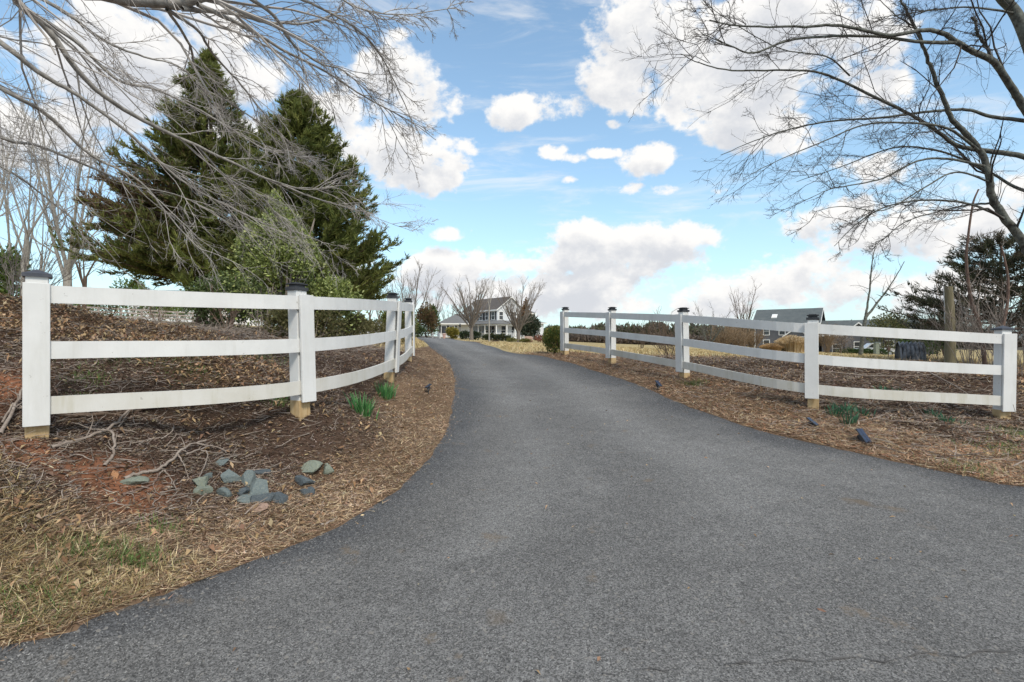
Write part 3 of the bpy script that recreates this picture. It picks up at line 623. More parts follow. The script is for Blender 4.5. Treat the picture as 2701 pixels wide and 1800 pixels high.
# ------------------------------------------------------------------ white fences
def fence_posts(pp, side):
    q = np.array(pp); out = []
    for i in range(len(q)):
        a = q[max(i - 1, 0)]; b_ = q[min(i + 1, len(q) - 1)]; d = Vector((b_[0] - a[0], b_[1] - a[1], 0)).normalized()
        n = Vector((d.y, -d.x, 0)) if side > 0 else Vector((-d.y, d.x, 0))
        out.append((Vector((q[i][0], q[i][1], CZ + q[i][2])), d, n))
    return out
def obox(mb, c_, d, n, hw, hd, z0, z1, off=0.0, shift=0.0, lean=(0, 0)):
    c_ = c_ + n * off + d * shift; cor = []
    for z_ in (z0, z1):
        cc = Vector((c_.x + lean[0] * z_, c_.y + lean[1] * z_, c_.z + z_))
        cor += [cc + n * hd * a_ + d * hw * b_ for a_, b_ in ((1, -1), (1, 1), (-1, 1), (-1, -1))]
    mb.hexa(cor); return mb
def fence(pp, side, label, ends, leans, endn=None):
    info = fence_posts(pp, side)
    if endn: nv = Vector((endn[0], endn[1], 0)).normalized(); info[0] = (info[0][0], Vector((-nv.y, nv.x, 0)), nv)
    root = empty('rail_fence', info[0][0]); tag(root, label, 'fence'); O = info[0][0]
    H = 1.31; PW = .068
    for i, (c_, d, n) in enumerate(info):
        ln = leans[i]
        post = obox(MB(), c_, d, n, PW, PW, -.30, H, 0, 0, ln).build('post', M['white'], root, .004, O)
        foot = obox(MB(), c_, d, n, PW + .003, PW + .003, -.12, .12 + .03 * random.random(), 0, 0, ln).build('post_foot', M['board_edge'], post, .004, O)
        lo = .12 + .02 * random.random()
        sh = {True: 0.0, False: .015}[i in (0, len(info) - 1)]
        obox(MB(), c_, d, n, .080 if i == 0 and side > 0 else .088, .014, lo, 1.245, PW + .032 + .014 + .002, sh, ln).build('cover_board', M['white'], post, .003, O)
        tp = c_ + Vector((ln[0] * H, ln[1] * H, 0))
        if i in ends:
            mb = MB(); e = .088
            obox(mb, tp, d, n, e, e, H - .012, H + .012)
            b0 = len(mb.v); mb.v += [tuple(tp + n * e * a_ + d * e * b_ + Vector((0, 0, H + .0125))) for a_, b_ in ((1, -1), (1, 1), (-1, 1), (-1, -1))] + [tuple(tp + Vector((0, 0, H + .055)))]
            mb.f += [(b0, b0+1, b0+4), (b0+1, b0+2, b0+4), (b0+2, b0+3, b0+4), (b0+3, b0, b0+4)]
            mb.build('post_cap', M['grey_cap'], post, 0, O)
        else:
            mb = MB(); obox(mb, tp, d, n, .082, .082, H - .02, H + .016); obox(mb, tp, d, n, .058, .058, H + .016, H + .042); obox(mb, tp, d, n, .078, .078, H + .042, H + .056); obox(mb, tp, d, n, .05, .05, H + .056, H + .066)
            mb.build('solar_cap', M['black'], post, .003, O)
    q = np.array([tuple(c_) for c_, _, _ in info]); nseg = 10; sp_ = crom(q, nseg)
    for i in range(len(info) - 1):
        path = sp_[i * nseg:(i + 1) * nseg + 1]
        tg = np.gradient(path, axis=0); tg[:, 2] = 0; tg = unit(tg); nn = np.stack([tg[:, 1], -tg[:, 0]], 1) * side
        for k_, hz in enumerate((.277, .716, 1.162)):
            V = []; Fq = []
            wob = (random.random() - .5) * .012
            g0 = .002 + .004 * (i % 2)
            for j, p in enumerate(path):
                tt = j / nseg; ln0 = leans[i]; ln1 = leans[i + 1]; lx = (ln0[0] * (1 - tt) + ln1[0] * tt) * hz; ly = (ln0[1] * (1 - tt) + ln1[1] * tt) * hz
                for (o_, z_) in ((PW, -.07), (PW + .031, -.07), (PW + .031, .07), (PW, .07)):
                    pj = p.copy()
                    if j == 0: pj = pj + np.array([tg[j][0], tg[j][1], 0]) * (g0 if i else -.055)
                    if j == nseg: pj = pj - np.array([tg[j][0], tg[j][1], 0]) * (g0 if i < len(info) - 2 else -.075)
                    V.append((pj[0] + nn[j][0] * o_ + lx, pj[1] + nn[j][1] * o_ + ly, pj[2] + hz + z_ + wob * math.sin(math.pi * tt)))
            for j in range(nseg):
                for s_ in range(4): Fq.append((4 * j + s_, 4 * j + (s_ + 1) % 4, 4 * j + 4 + (s_ + 1) % 4, 4 * j + 4 + s_))
            Fq.append((0, 3, 2, 1)); Fq.append((4 * nseg, 4 * nseg + 1, 4 * nseg + 2, 4 * nseg + 3))
            npmesh('rail', V, Fq, M['white_stained' if k_ == 0 else 'white'], root, origin=O)
    return root
fence(LP, 1, 'white three-rail wooden fence on the eroded clay bank in front of the evergreens', (0,), [(.0, .0), (-.028, .0), (.045, .0), (.0, .0)])
fence(RP, -1, 'white three-rail wooden fence in front of the dark blue house and the field', (0,), [(.018, 0), (-.005, 0), (-.02, 0), (0, 0), (-.006, 0)])

# ------------------------------------------------------------------ stones
def stone(px, py, w, h, material, label, d=None, group=None, seed=0):
    c_ = G(px, py + h * .35); s_ = c_.y / F; r_ = np.random.default_rng(seed)
    import bmesh
    bm = bmesh.new(); bmesh.ops.create_icosphere(bm, subdivisions=3, radius=1)
    dirs = unit(r_.normal(size=(9, 3))); offs = r_.uniform(.42, .8, 9)
    for v_ in bm.verts:
        p = np.array(v_.co)
        for dd, oo in zip(dirs, offs):
            e = p @ dd - oo
            if e > 0: p = p - dd * e
        v_.co = p * (1 + .02 * r_.normal())
    me = bpy.data.meshes.new('stone'); bm.to_mesh(me); bm.free(); me.materials.append(material)
    o = bpy.data.objects.new('field_stone', me); COL.objects.link(o)
    o.scale = (w * s_ * .58, w * s_ * .53, h * s_ * .85); o.location = (c_.x, c_.y + w * s_ * .15, gz(c_.x, c_.y + w * s_ * .15) + h * s_ * .06)
    o.rotation_euler = (r_.uniform(-.2, .2), r_.uniform(-.2, .2), r_.uniform(-.5, .5))
    return tag(o, label, 'stone', group)
GS = 'field stones half buried at the foot of the bank'
LS = 'mid-sized blue-grey stone packed among the others in the cluster below the left fence'
ST_ = [(602,1257,54,34,0),(652,1264,44,38,0),(680,1292,66,42,0),(690,1312,60,36,0),(735,1312,46,34,0),(648,1320,58,20,0),(592,1303,48,22,0),(548,1262,26,14,0),(640,1297,44,22,0),(685,1245,44,14,0),
       (793,1270,62,26,0),(805,1297,40,26,0),(578,1222,40,12,0)]
SPECIAL = {0: 'pale blue-grey stone with a domed top, uphill in the stone cluster', 2: 'largest flat blue-grey slab in the middle of the stone cluster', 10: 'dark blue slab lying just downhill of the olive flat stone',
           11: 'dark blue stone on its own next to the straw, below the dark slab', 12: 'thin buried blue-green chip below the tips of the branching root', 7: 'smallest blue-grey stone, between the cracked stone and the domed one'}
for i, (px, py, w, h, k_) in enumerate(ST_): stone(px, py, w, h, M['stone3' if i in (4, 8, 9, 10, 11, 3) else 'stone'], SPECIAL.get(i, LS), group=None if i in SPECIAL else GS, seed=100 + i)
stone(526,1276,50,26, M['stone2'], 'pale green-grey cracked stone with a root lying over it', seed=3)
stone(530,1298,42,22, M['stone2'], 'pale green-grey chip resting against the cracked stone under the root', seed=4)
stone(814,1244,60,24, M['stone2'], 'olive grey flat stone next to the straw, uphill of the blue slab', seed=5)
stone(862,1243,36,22, M['stone2'], 'small greenish stone closest to the asphalt edge', seed=6)
stone(345,1276,62,13, M['stone2'], 'flat olive and grey slab half buried beside the red clay patch', seed=7)
stone(298,1257,24,22, M['ostone'], 'single orange stone on the red clay patch', seed=8)
stone(680,1345,44,9, M['tan'], 'tan stone sunk in the straw below the blue stones', seed=9)

# ------------------------------------------------------------------ fallen branches
def fallen(paths, label, r0, material=None, nt_=3, lift=.012, group=None):
    """paths: pixel polylines on the ground, first is the main stem"""
    L_ = []; O = None
    for j, (pth, rr) in enumerate(paths):
        pts_ = []
        for i, (px, py, *hh) in enumerate(pth):
            g_ = G(px, py + 2); pts_.append(Vector((g_.x, g_.y, gz(g_.x, g_.y) + lift + (hh[0] if hh else 0))))
        if O is None: O = pts_[0]
        q, r_ = limb(pts_, rr, rr * .45, 5); q = wig(q, rr * .35)
        L_.append(tubes(q, r_, 6))
        if nt_:
            c1, r1 = sprout(q, r_, nt_, (.2, .95), 40, .22, .5, 4, (0, 0, -.05), .2, minr=.003)
            c1[..., 2] = np.maximum(c1[..., 2], ground(c1[..., 0], c1[..., 1]).reshape(c1.shape[:2]) + .004); L_.append(tubes(c1, r1, 4))
    V, Fq = joinq(L_)
    o = npmesh('fallen_branch', V, Fq, material or M['dead'], origin=O, smooth=True); o.location = O
    return tag(o, label, 'branch', group)
fallen([([(135,1183),(200,1165),(290,1138,.02),(335,1110,.05),(360,1092,.06)], .017), ([(312,1128),(345,1100,.05),(375,1085,.06)], .006)], 'pale straight dead branch lying from the end post towards the bottom rail', .014)
fallen([([(150,1098),(260,1097),(360,1088),(440,1072),(500,1062)], .022)], 'long brown branch lying directly beneath the bottom rail', .02, M['bark_brown'], 4)
fallen([([(275,1232),(298,1205),(302,1180,.03),(290,1160,.05),(265,1152,.04)], .015)], 'hooked grey root curling beside the red clay patch', .014, nt_=5)
fallen([([(328,1268),(385,1252),(430,1243,.02),(470,1212,.04),(510,1190,.05),(545,1180,.05)], .017), ([(432,1243),(448,1262),(455,1285)], .008), ([(430,1244),(415,1268),(400,1285)], .008),
        ([(470,1212,.03),(485,1235,.02),(497,1268)], .007), ([(490,1215,.04),(530,1205,.05),(562,1186,.04)], .009), ([(520,1190,.05),(570,1190,.03),(598,1202,.02)], .008), ([(530,1208,.05),(548,1212,.05),(538,1245,.03),(517,1290,.03)], .007),
        ([(490,1203,.03),(455,1197,.02),(420,1194)], .005)], 'large branching grey root beside the blue stones', .016, nt_=4)
fallen([([(322,1309),(370,1297),(405,1282),(415,1268,.02)], .013)], 'short reddish brown stick below the branching root', .012, M['bark_red'], 2)
fallen([([(305,1240),(340,1232),(368,1229)], .012)], 'peeled orange-brown stick just uphill of the orange stone', .012, M['bark_red'], 1)
fallen([([(515,1062),(545,1070),(575,1068)], .009)], 'thin forked twig between the second post and the long brown branch', .008, nt_=4)
fallen([([(0,1150),(30,1110,.05),(63,1060,.10)], .018), ([(5,1120),(35,1090,.05),(60,1095,.04)], .01)], 'grey broken branch leaning behind the capped end post of the bank', .02, nt_=6)
fallen([([(845,1387),(870,1380),(882,1373)], .011)], 'bleached stick lying on straw against the asphalt edge', .01, nt_=0)
fallen([([(2170,998,.12),(2290,1005,.10),(2400,1005,.08),(2500,995,.06)], .012)], 'long pale twig lying behind the middle rail opposite the daffodil shoots', .01, M['dead'], 6)
fallen([([(2450,1000,.12),(2520,1030,.06),(2580,1058)], .010)], 'slanting pale twig behind the rails next to the end post with the pyramid cap', .01, M['dead'], 4)
# the small stuff
def twigs(n, xs, ys, L, r, w=None):
    x = xs; y = ys; z = ground(x, y); az = rng.uniform(0, 2 * np.pi, len(x)); el = rng.normal(.08, .12, len(x)); K = 5
    Q = np.empty((len(x), K, 3)); Q[:, 0] = np.stack([x, y, z + rng.uniform(0, .03, len(x))], 1); d = np.stack([np.cos(az), np.sin(az), el], 1); ln = L * rng.uniform(.4, 1.6, len(x))
    for k_ in range(1, K): d = unit(d + rng.normal(size=d.shape) * np.array([.3, .3, .12])); Q[:, k_] = Q[:, k_ - 1] + d * (ln / 4)[:, None]
    Q[..., 2] = np.maximum(Q[..., 2], ground(Q[..., 0], Q[..., 1]).reshape(Q.shape[:2]) + .003)
    return tubes(Q, (r * rng.uniform(.5, 1.4, len(x)))[:, None] * np.linspace(1, .4, K)[None], 3)
x1, y1 = fieldpts(9000, lambda n: scatter(n, 3.0, 9, -7, -1.2, 1.5), lambda x, y, s_, z: np.where(s_ > .15, (1 - z[0]) * .45 * sstep(-1.5, -3.0, x), 0))
x2, y2 = fieldpts(7000, lambda n: scatter(n, 9, 16, -14, -3, 1.2), lambda x, y, s_, z: .35 * (1 - .6 * z[1]))
x3, y3 = fieldpts(7000, lambda n: scatter(n, 5, 14, 2, 13, 1.2), lambda x, y, s_, z: np.where(s_ > .3, .4, 0) * (1 - z[1]))
V, Fq = joinq([twigs(0, x1, y1, .16, .0045), twigs(0, x2, y2, .5, .007), twigs(0, x3, y3, .32, .0055)])
tag(npmesh('twig_litter', V, Fq, M['dead']), 'thin pale dead twigs strewn over the mulch beds', 'twigs', kind='stuff')

# ------------------------------------------------------------------ daffodil shoots
def shoots(px, py, hpx, n, label, cols, spread=.06, group=None):
    c_ = G(px, py); h = hpx * c_.y / F; x = rng.normal(c_.x, spread, n); y = rng.normal(c_.y, spread, n); z = ground(x, y) - .01
    az = np.arctan2(y - c_.y, x - c_.x) + rng.normal(0, .5, n); le = rng.uniform(.05, .55, n); ln = h * rng.uniform(.6, 1.1, n); wd = .006
    d = np.stack([np.cos(az) * np.sin(le), np.sin(az) * np.sin(le), np.cos(le)], 1); s_ = unit(np.cross(d, rng.normal(size=(n, 3)))); b_ = np.stack([x, y, z], 1)
    dr = np.stack([np.cos(az) * .25, np.sin(az) * .25, -np.full(n, .08)], 1)
    m1 = b_ + d * (ln * .5)[:, None]; tp = b_ + d * ln[:, None] + dr * ln[:, None] * .3
    V = np.stack([b_ - s_ * wd, b_ + s_ * wd, m1 + s_ * wd * 1.2, m1 - s_ * wd * 1.2, tp + s_ * wd * .3, tp - s_ * wd * .3], 1)
    i6 = np.arange(n)[:, None] * 6; Fq = np.concatenate([i6 + np.array([[0, 1, 2, 3]]), i6 + np.array([[3, 2, 4, 5]])])
    cc = np.repeat(np.array(cols)[rng.integers(0, len(cols), n)] * rng.uniform(.75, 1.25, (n, 1)), 6, 0)
    o = npmesh('daffodil_clump', V.reshape(-1, 3), Fq, M['gloss'], col=cc, origin=c_); o.location = c_
    return tag(o, label, 'plant', group)
DG = [(.07,.20,.06),(.10,.27,.08),(.05,.15,.05)]; DB = [(.045,.13,.07),(.06,.17,.09),(.04,.10,.055)]
shoots(955,1093,55,90,'larger clump of bright green daffodil leaves below the left fence', DG, .055)
shoots(1017,1050,42,70,'smaller clump of bright green daffodil leaves by the leaning fence post', DG, .055)
for px, py, h, n, sp_ in ((2195,1095,30,38,.05),(2225,1090,32,34,.05),(2240,1118,36,34,.045),(2268,1095,28,30,.05)): shoots(px, py, h, n, 'blue-green daffodil shoots beside the post in front of the dark blue house', DB, sp_, 'daffodil shoots under the right fence')
for px, py, h, n, sp_ in ((2460,1098,22,24,.05),(2492,1112,24,22,.04),(2530,1122,18,16,.035),(2330,1035,20,20,.05),(2370,1035,16,12,.03)): shoots(px, py, h, n, 'short blue-green shoots between the rails and the end post with the pyramid cap', DB, sp_, 'short shoots by the right end post')

# ------------------------------------------------------------------ solar spot lights
def spot(px, py, label, yaw, pitch, stake, size=.09, fallen_=False):
    c_ = G(px, py); root = empty('solar_spotlight', (c_.x, c_.y, gz(c_.x, c_.y))); tag(root, label, 'spotlight')
    h = stake
    if stake: MB().box(-.009, .009, -.009, .009, -.05, h).build('stake', M['black'], root, .002)
    rot = Vector
    from mathutils import Euler
    E = Euler((pitch, 0, yaw)).to_matrix()
    def tr(mb): mb.v = [tuple(E @ Vector(p) + Vector((0, 0, h))) for p in mb.v]; return mb
    w = size
    tr(MB().box(-w * .45, w * .45, -w * .9, w * .9, .012, .024)).build('panel_frame', M['black'], root, .002)
    for a_ in (-1, 1):
        for b_ in (-1, 1): tr(MB().box(a_ * w * .21 - w * .19, a_ * w * .21 + w * .19, b_ * w * .43 - w * .40, b_ * w * .43 + w * .40, .0245, .0265)).build('panel', M['panel'], root)
    mb = MB(); mb.cyl((0, -w * .55, -.028), (0, w * .35, -.028), w * .36, w * .26, 12); hd = tr(mb).build('lamp_head', M['black'], root, 0)
    mb = MB(); mb.cyl((0, -w * .56, -.028), (0, -w * .60, -.028), w * .30, w * .30, 12); tr(mb).build('lens', M['lens'], hd)
    tr(MB().box(-.012, .012, -.015, .015, -.03, .013)).build('bracket', M['black'], root)
    return root
spot(1130,1040,'upright black solar spotlight on a stake left of the driveway', R(-35), R(25), .11, .065)
spot(1735,1030,'upright black solar spotlight with blue panel right of the driveway', R(25), R(40), .10, .085)
spot(2140,1122,'dull black solar spotlight toppled in the mulch below the daffodil post', R(35), R(35), .035, .085)
spot(2275,1165,'toppled solar spotlight with large blue panel lying on the straw', R(18), R(48), .055, .115)

# ------------------------------------------------------------------ big bare trees
def bare_tree(name, label, limbs, nlev, material, tmat, cat='tree', origin=None, trop=((0,0,0),)*4, group=None, S0=10, angs=(48,45,42), lenf=(.40,.38,.42), radf=(.42,.5,.55), wander=(.16,.2,.22), minr=(.004,.0028,.002), tr0=(.12,.98), lmax=None, base=None):
    root = empty(name, origin if origin is not None else limbs[0][0][0]); tag(root, label, cat, group); O = root.location
    tl = []; allP = []; allR = []
    for j, (pts_, r0, r1) in enumerate(limbs):
        q, r_ = limb(pts_, r0, r1, 6); q = wig(q, min(r1 * .5, .006) if j else 0)
        tl.append(tubes(q, r_, S0))
        qq, rr = resample(q, r_, 9); allP.append(qq); allR.append(rr)
    V, Fq = joinq(tl[:1]); npmesh('trunk', V, Fq, tmat, root, origin=O, smooth=True)
    if len(tl) > 1:
        for v_, f_ in tl[1:]: npmesh('limb', v_, f_, tmat, root, origin=O, smooth=True)
    Pc = np.concatenate(allP[base or 0:]); Rc = np.concatenate(allR[base or 0:]); lst = []
    for L_ in range(len(nlev)):
        S_ = 5 if L_ == 0 else 3
        Pc, Rc = sprout(Pc, Rc, nlev[L_], tr0 if L_ == 0 else (.15, 1.0), angs[L_], lenf[L_], radf[L_], 7 if L_ == 0 else 5, trop[L_], wander[L_], minr=minr[L_])
        if lmax and L_ == 0:
            ln = np.linalg.norm(np.diff(Pc, axis=1), axis=-1).sum(1); f_ = np.minimum(1, lmax / ln); Pc = Pc[:, :1] + (Pc - Pc[:, :1]) * f_[:, None, None]
        lst.append(tubes(Pc, Rc, S_))
    V, Fq = joinq(lst); o = npmesh('twigs', V, Fq, material, root, origin=O); o['kind'] = 'stuff'
    return root, Pc
# left overhead tree: trunk just outside the frame
tx, ty = -7.6, 5.6; g0 = gz(tx, ty)
T0 = [Vector((tx, ty, g0 - .2)), Vector((tx + .05, ty, g0 + 2)), Vector((tx + .1, ty, g0 + 4)), Vector((tx + .25, ty - .1, g0 + 6)), Vector((tx + .6, ty, g0 + 8.2))]
def fr(h): return Vector((tx + .12, ty, g0 + h))
LT = [(T0, .30, .14),
 ([fr(5.6), P(-60,-90,4.6), P(180,-30,4.3), P(430,8,4.2), P(580,-18,4.3), P(760,-70,4.4)], .09, .05),
 ([fr(5.2), P(-40,-80,5.2), P(60,20,5.4), P(130,85,5.6), P(250,235,6.0), P(400,330,6.6), P(520,385,7.0), P(700,470,7.6), P(850,530,8.2), P(985,565,8.6)], .085, .012),
 ([fr(4.2), P(-30,90,5.4), P(100,190,5.6), P(210,255,5.9), P(350,360,6.3), P(470,470,6.7), P(590,540,7.0), P(700,590,7.2)], .06, .010),
 ([fr(3.6), P(-30,215,5.4), P(120,300,5.8), P(240,410,6.2), P(370,480,6.5), P(470,600,6.8), P(560,690,6.9)], .05, .008),
 ([fr(3.1), P(-30,345,5.5), P(100,385,6.0), P(260,450,6.5), P(350,490,6.9), P(480,520,7.3), P(620,600,7.6)], .04, .008),
 ([P(60,20,5.4), P(200,110,5.9), P(310,210,6.2), P(420,240,6.6), P(560,310,7.0), P(690,390,7.4), P(820,440,7.8)], .045, .008),
 ([P(440,25,4.2), P(520,80,4.6), P(560,140,4.9), P(640,230,5.3), P(720,330,5.7), P(800,420,6.0)], .028, .006),
 ([P(480,24,4.2), P(600,35,4.6), P(720,60,4.9), P(820,60,5.1), P(900,30,5.2)], .034, .012),
 ([P(520,12,4.2), P(640,70,4.6), P(760,140,5.0), P(860,190,5.3), P(960,255,5.6), P(1080,320,5.9), P(1150,370,6.1)], .034, .005),
 ([P(640,-15,4.3), P(720,40,4.6), P(775,120,4.9), P(850,170,5.2), P(910,190,5.5), P(1000,280,5.8), P(1060,390,6.0)], .030, .005),
 ([P(700,-40,4.3), P(820,10,4.7), P(930,70,5.0), P(1000,140,5.3), P(1060,260,5.6), P(1090,330,5.8)], .026, .004),
 ([P(760,-60,4.4), P(860,-30,4.7), P(940,20,4.9), P(1060,40,5.2), P(1200,20,5.4)], .022, .004),
 ([P(440,25,4.2), P(500,120,4.7), P(520,190,5.0), P(590,260,5.3), P(690,330,5.6), P(750,400,5.8), P(840,430,6.0)], .022, .004),
 ([P(-40,-80,5.2), P(150,20,5.0), P(280,110,5.3), P(380,150,5.6), P(480,180,5.8), P(560,260,6.0)], .036, .007),
 ([fr(2.6), P(-30,420,5.8), P(120,520,6.2), P(260,640,6.6), P(330,720,6.9)], .03, .006),
 ([P(520,385,7.0), P(600,470,7.4), P(690,520,7.7), P(760,600,8.0), P(850,640,8.3), P(900,690,8.5)], .024, .005),
 ([P(700,470,7.6), P(800,500,7.9), P(900,500,8.2), P(960,560,8.5), P(1090,612,8.8)], .018, .004)]
bare_tree('bare_tree', 'large grey-barked bare tree sweeping its branches down over the left fence', [(LT[0])] + [(a_, b_ * (.85 if i_ == 0 else .6), max(c_ * .6, .0035)) for i_, (a_, b_, c_) in enumerate(LT[1:])], (16, 8, 5), M['twig_pale'], M['bark_pale'], angs=(29, 33, 38), lenf=(.30, .46, .46), radf=(.34, .45, .5), trop=((.04, .04, -.07), (.02, .02, -.03), (0, 0, 0)), wander=(.15, .18, .22), minr=(.0052, .0030, .0020), lmax=1.9, base=1, tr0=(.18, 1.0))
# right tree
tx, ty = 10.2, 9.0; g0 = gz(tx, ty)
T0 = [Vector((tx, ty, g0 - .2)), Vector((tx - .02, ty, g0 + 1.5)), P(2790,560,9.0), P(2775,350,9.0), P(2740,200,9.0), P(2701,85,8.9), P(2670,25,8.9), P(2630,-20,8.8), P(2590,-120,8.7)]
def tk(py): return P(2785, py, 9.0)
RT = [(T0, .24, .085),
 ([P(2790,760,9.0), P(2720,680,9.1), P(2688,625,9.1), P(2621,536,9.1), P(2608,469,9.0), P(2586,402,9.0), P(2550,357,8.9), P(2510,312,8.8), P(2483,250,8.7), P(2456,183,8.6), P(2434,120,8.5), P(2403,53,8.4), P(2375,0,8.3)], .12, .022),
 ([tk(420), P(2701,285,8.9), P(2670,237,8.8), P(2621,165,8.6), P(2568,138,8.4), P(2523,112,8.2), P(2488,89,8.0), P(2434,80,7.8), P(2345,94,7.6), P(2216,69,7.3), P(2101,72,7.1), P(1958,70,6.9), P(1870,55,6.7)], .10, .010),
 ([P(2523,112,8.2), P(2434,112,7.9), P(2300,96,7.6), P(2100,103,7.2), P(1987,140,7.0), P(1918,118,6.8), P(1850,90,6.7)], .045, .006),
 ([tk(470), P(2701,415,9.0), P(2586,397,9.2), P(2523,384,9.2), P(2479,353,9.1), P(2403,304,9.0), P(2308,258,8.8), P(2188,201,8.5), P(2101,186,8.3), P(1930,186,8.0), P(1843,166,7.8), P(1795,143,7.7)], .075, .006),
 ([tk(330), P(2701,319,9.3), P(2612,308,9.4), P(2550,290,9.4), P(2452,295,9.3), P(2331,310,9.2), P(2188,321,9.0), P(2073,344,8.8), P(1990,372,8.7), P(1900,410,8.6)], .06, .006),
 ([P(2586,402,9.0), P(2500,340,8.6), P(2400,325,8.3), P(2280,330,8.1), P(2180,370,7.9), P(2060,420,7.7), P(1960,470,7.6)], .036, .005),
 ([P(2600,440,9.0), P(2500,420,8.7), P(2420,425,8.5), P(2331,470,8.3), P(2240,490,8.1), P(2188,500,8.0), P(2125,528,7.9)], .034, .005),
 ([P(2655,580,9.1), P(2560,540,8.9), P(2446,528,8.7), P(2340,545,8.5), P(2260,590,8.3), P(2200,650,8.2)], .036, .006),
 ([P(2621,536,9.1), P(2550,542,9.3), P(2470,560,9.4), P(2380,590,9.4), P(2300,660,9.3)], .03, .006),
 ([P(2612,480,9.0), P(2520,455,8.6), P(2430,500,8.4), P(2330,555,8.2), P(2220,545,8.0), P(2140,560,7.9)], .026, .005),
 ([tk(520), P(2690,500,9.4), P(2600,450,9.5), P(2480,400,9.5), P(2360,390,9.4), P(2220,440,9.3), P(2100,480,9.2)], .05, .006),
 ([P(2621,165,8.6), P(2600,120,8.6), P(2577,89,8.5), P(2572,60,8.5), P(2560,45,8.5)], .04, .028),
 ([P(2434,120,8.5), P(2420,80,8.2), P(2360,40,8.0), P(2300,-20,7.9)], .02, .006),
 ([P(2240,200,8.6), P(2180,150,8.2), P(2060,130,8.0), P(1930,60,7.8), P(1860,10,7.7)], .02, .005),
 ([P(2680,36,8.9), P(2560,20,8.6), P(2440,30,8.3), P(2300,50,8.0)], .03, .006)]
bare_tree('bare_tree', 'dark lichened bare tree rising behind the right end of the fence', [(a_, b_ * .70, c_ * .72) for a_, b_, c_ in RT], (14, 8, 5), M['twig_dark'], M['bark_dark'], angs=(40, 44, 42), lenf=(.28, .45, .45), radf=(.32, .45, .5), trop=((-.08, -.02, -.02), (-.03, 0, .04), (0, 0, .05)), wander=(.18, .22, .25), minr=(.0055, .0034, .0023), lmax=2.0, base=1, tr0=(.2, 1.0))

# generic bare trees built round a forked trunk
def vase(px, py, d, H, spread, r0, n, label, material, nlev=(6, 5), fork=.25, lean=0.0, group=None, name='bare_tree', cat='tree', up=.9, minr=(.004, .003), lenf=(.38, .4), angs=(32, 36)):
    c_ = P(px, py, d); c_.z = gz(c_.x, c_.y) - .1
    top_ = c_ + Vector((lean * fork, 0, H * fork)); limbs = [([c_, c_ + Vector((0, 0, H * fork * .5)), top_], r0, r0 * .75)]
    for i in range(n):
        a = 2 * math.pi * (i + random.random() * .7) / n; rr = spread * random.uniform(.45, 1.0); hh = H * random.uniform(.8, 1.0)
        e = c_ + Vector((math.cos(a) * rr + lean, math.sin(a) * rr, hh)); st = c_ + Vector((lean * fork, 0, H * fork * random.uniform(.6, 1)))
        m1 = st.lerp(e, .3) + Vector((math.cos(a) * rr * .10, math.sin(a) * rr * .10, H * .03)); m2 = st.lerp(e, .65)
        limbs.append(([st, m1, m2, e], r0 * .42, r0 * .06))
    return bare_tree(name, label, limbs, nlev, material, material, cat, origin=c_, angs=angs, lenf=lenf, radf=(.5, .55), trop=((0, 0, .10), (0, 0, .08)), wander=(.12, .16), minr=minr, S0=8, base=1, group=group, tr0=(.15, 1.0))
GB = 'bare trees in the yard beyond the left bank'
LBK = 'bare grey tree in the yard beyond the left bank'
vase(178,780,24,11.5,3.2,.21,6,'forked bare tree with thick trunk between the end post and the evergreen', M['bark_pale'], (9, 6), .22, minr=(.012, .008))
vase(62,790,22,11,2.8,.11,5, LBK, M['bark_pale'], (8, 6), .35, .5, GB, minr=(.011, .007))
vase(20,790,27,12,2.8,.12,4, LBK, M['bark_pale'], (8, 6), .35, .3, GB, minr=(.012, .008))
vase(105,790,30,10,2.4,.09,4, LBK, M['bark_pale'], (7, 5), .4, .3, GB, minr=(.012, .008))
vase(222,800,33,9,2.5,.14,4, LBK, M['bark_brown'], (7, 5), .35, .2, GB, minr=(.013, .009))
vase(-60,790,20,11,2.8,.11,5, LBK, M['bark_pale'], (8, 6), .35, .8, GB, minr=(.010, .007))
vase(1243,897,72,8.6,4.4,.30,17,'vase-shaped bare tree in front of the porch door of the white house', M['twig'], (9, 6), .28, minr=(.018, .012), lenf=(.36, .36))
vase(1367,905,76,8.8,4.5,.30,17,'vase-shaped bare tree before the brown-leaved shrub at the right of the white house', M['twig'], (9, 6), .22, minr=(.018, .012), lenf=(.36, .36))
vase(1290,904,58,7.6,.9,.09,4,'thin young sapling on the lawn edge before the white house porch', M['bark_pale'], (5, 3), .55, minr=(.012, .008))
GT = 'bare trees behind the red-brown tree'; LTT = 'bare tree standing behind the red-brown leaved tree'
vase(1085,885,95,13,5,.30,8, LTT, M['twig'], (8, 5), .2, 0, GT, minr=(.03, .02)); vase(1140,887,110,11,5,.30,8, LTT, M['twig'], (7, 5), .2, 0, GT, minr=(.03, .02)); vase(1060,885,85,11,4,.28,7, LTT, M['twig'], (7, 5), .2, 0, GT, minr=(.03, .02)); vase(1185,888,125,9,4.5,.26,7, LTT, M['twig'], (6, 5), .2, 0, GT, minr=(.03, .02))
GC = 'bare trees behind the white car'
for px, d in ((915,95),(945,105),(975,98),(1000,110),(1018,100)): vase(px, 880, d, 10, 3, .25, 5, 'bare tree trunk standing behind the parked white car', M['twig'], (5, 4), .4, 0, GC, minr=(.03, .02))
vase(1962,920,62,8.2,3.0,.17,7,'bare tree with upswept limbs beside the roof of the dark blue house', M['bark_brown'], (7, 5), .3, minr=(.017, .012))
vase(1868,925,48,4.0,2.2,.10,9,'low dark bare shrub tree right of the third fence post from the drive end', M['bark_dark'], (7, 5), .12, minr=(.013, .009))
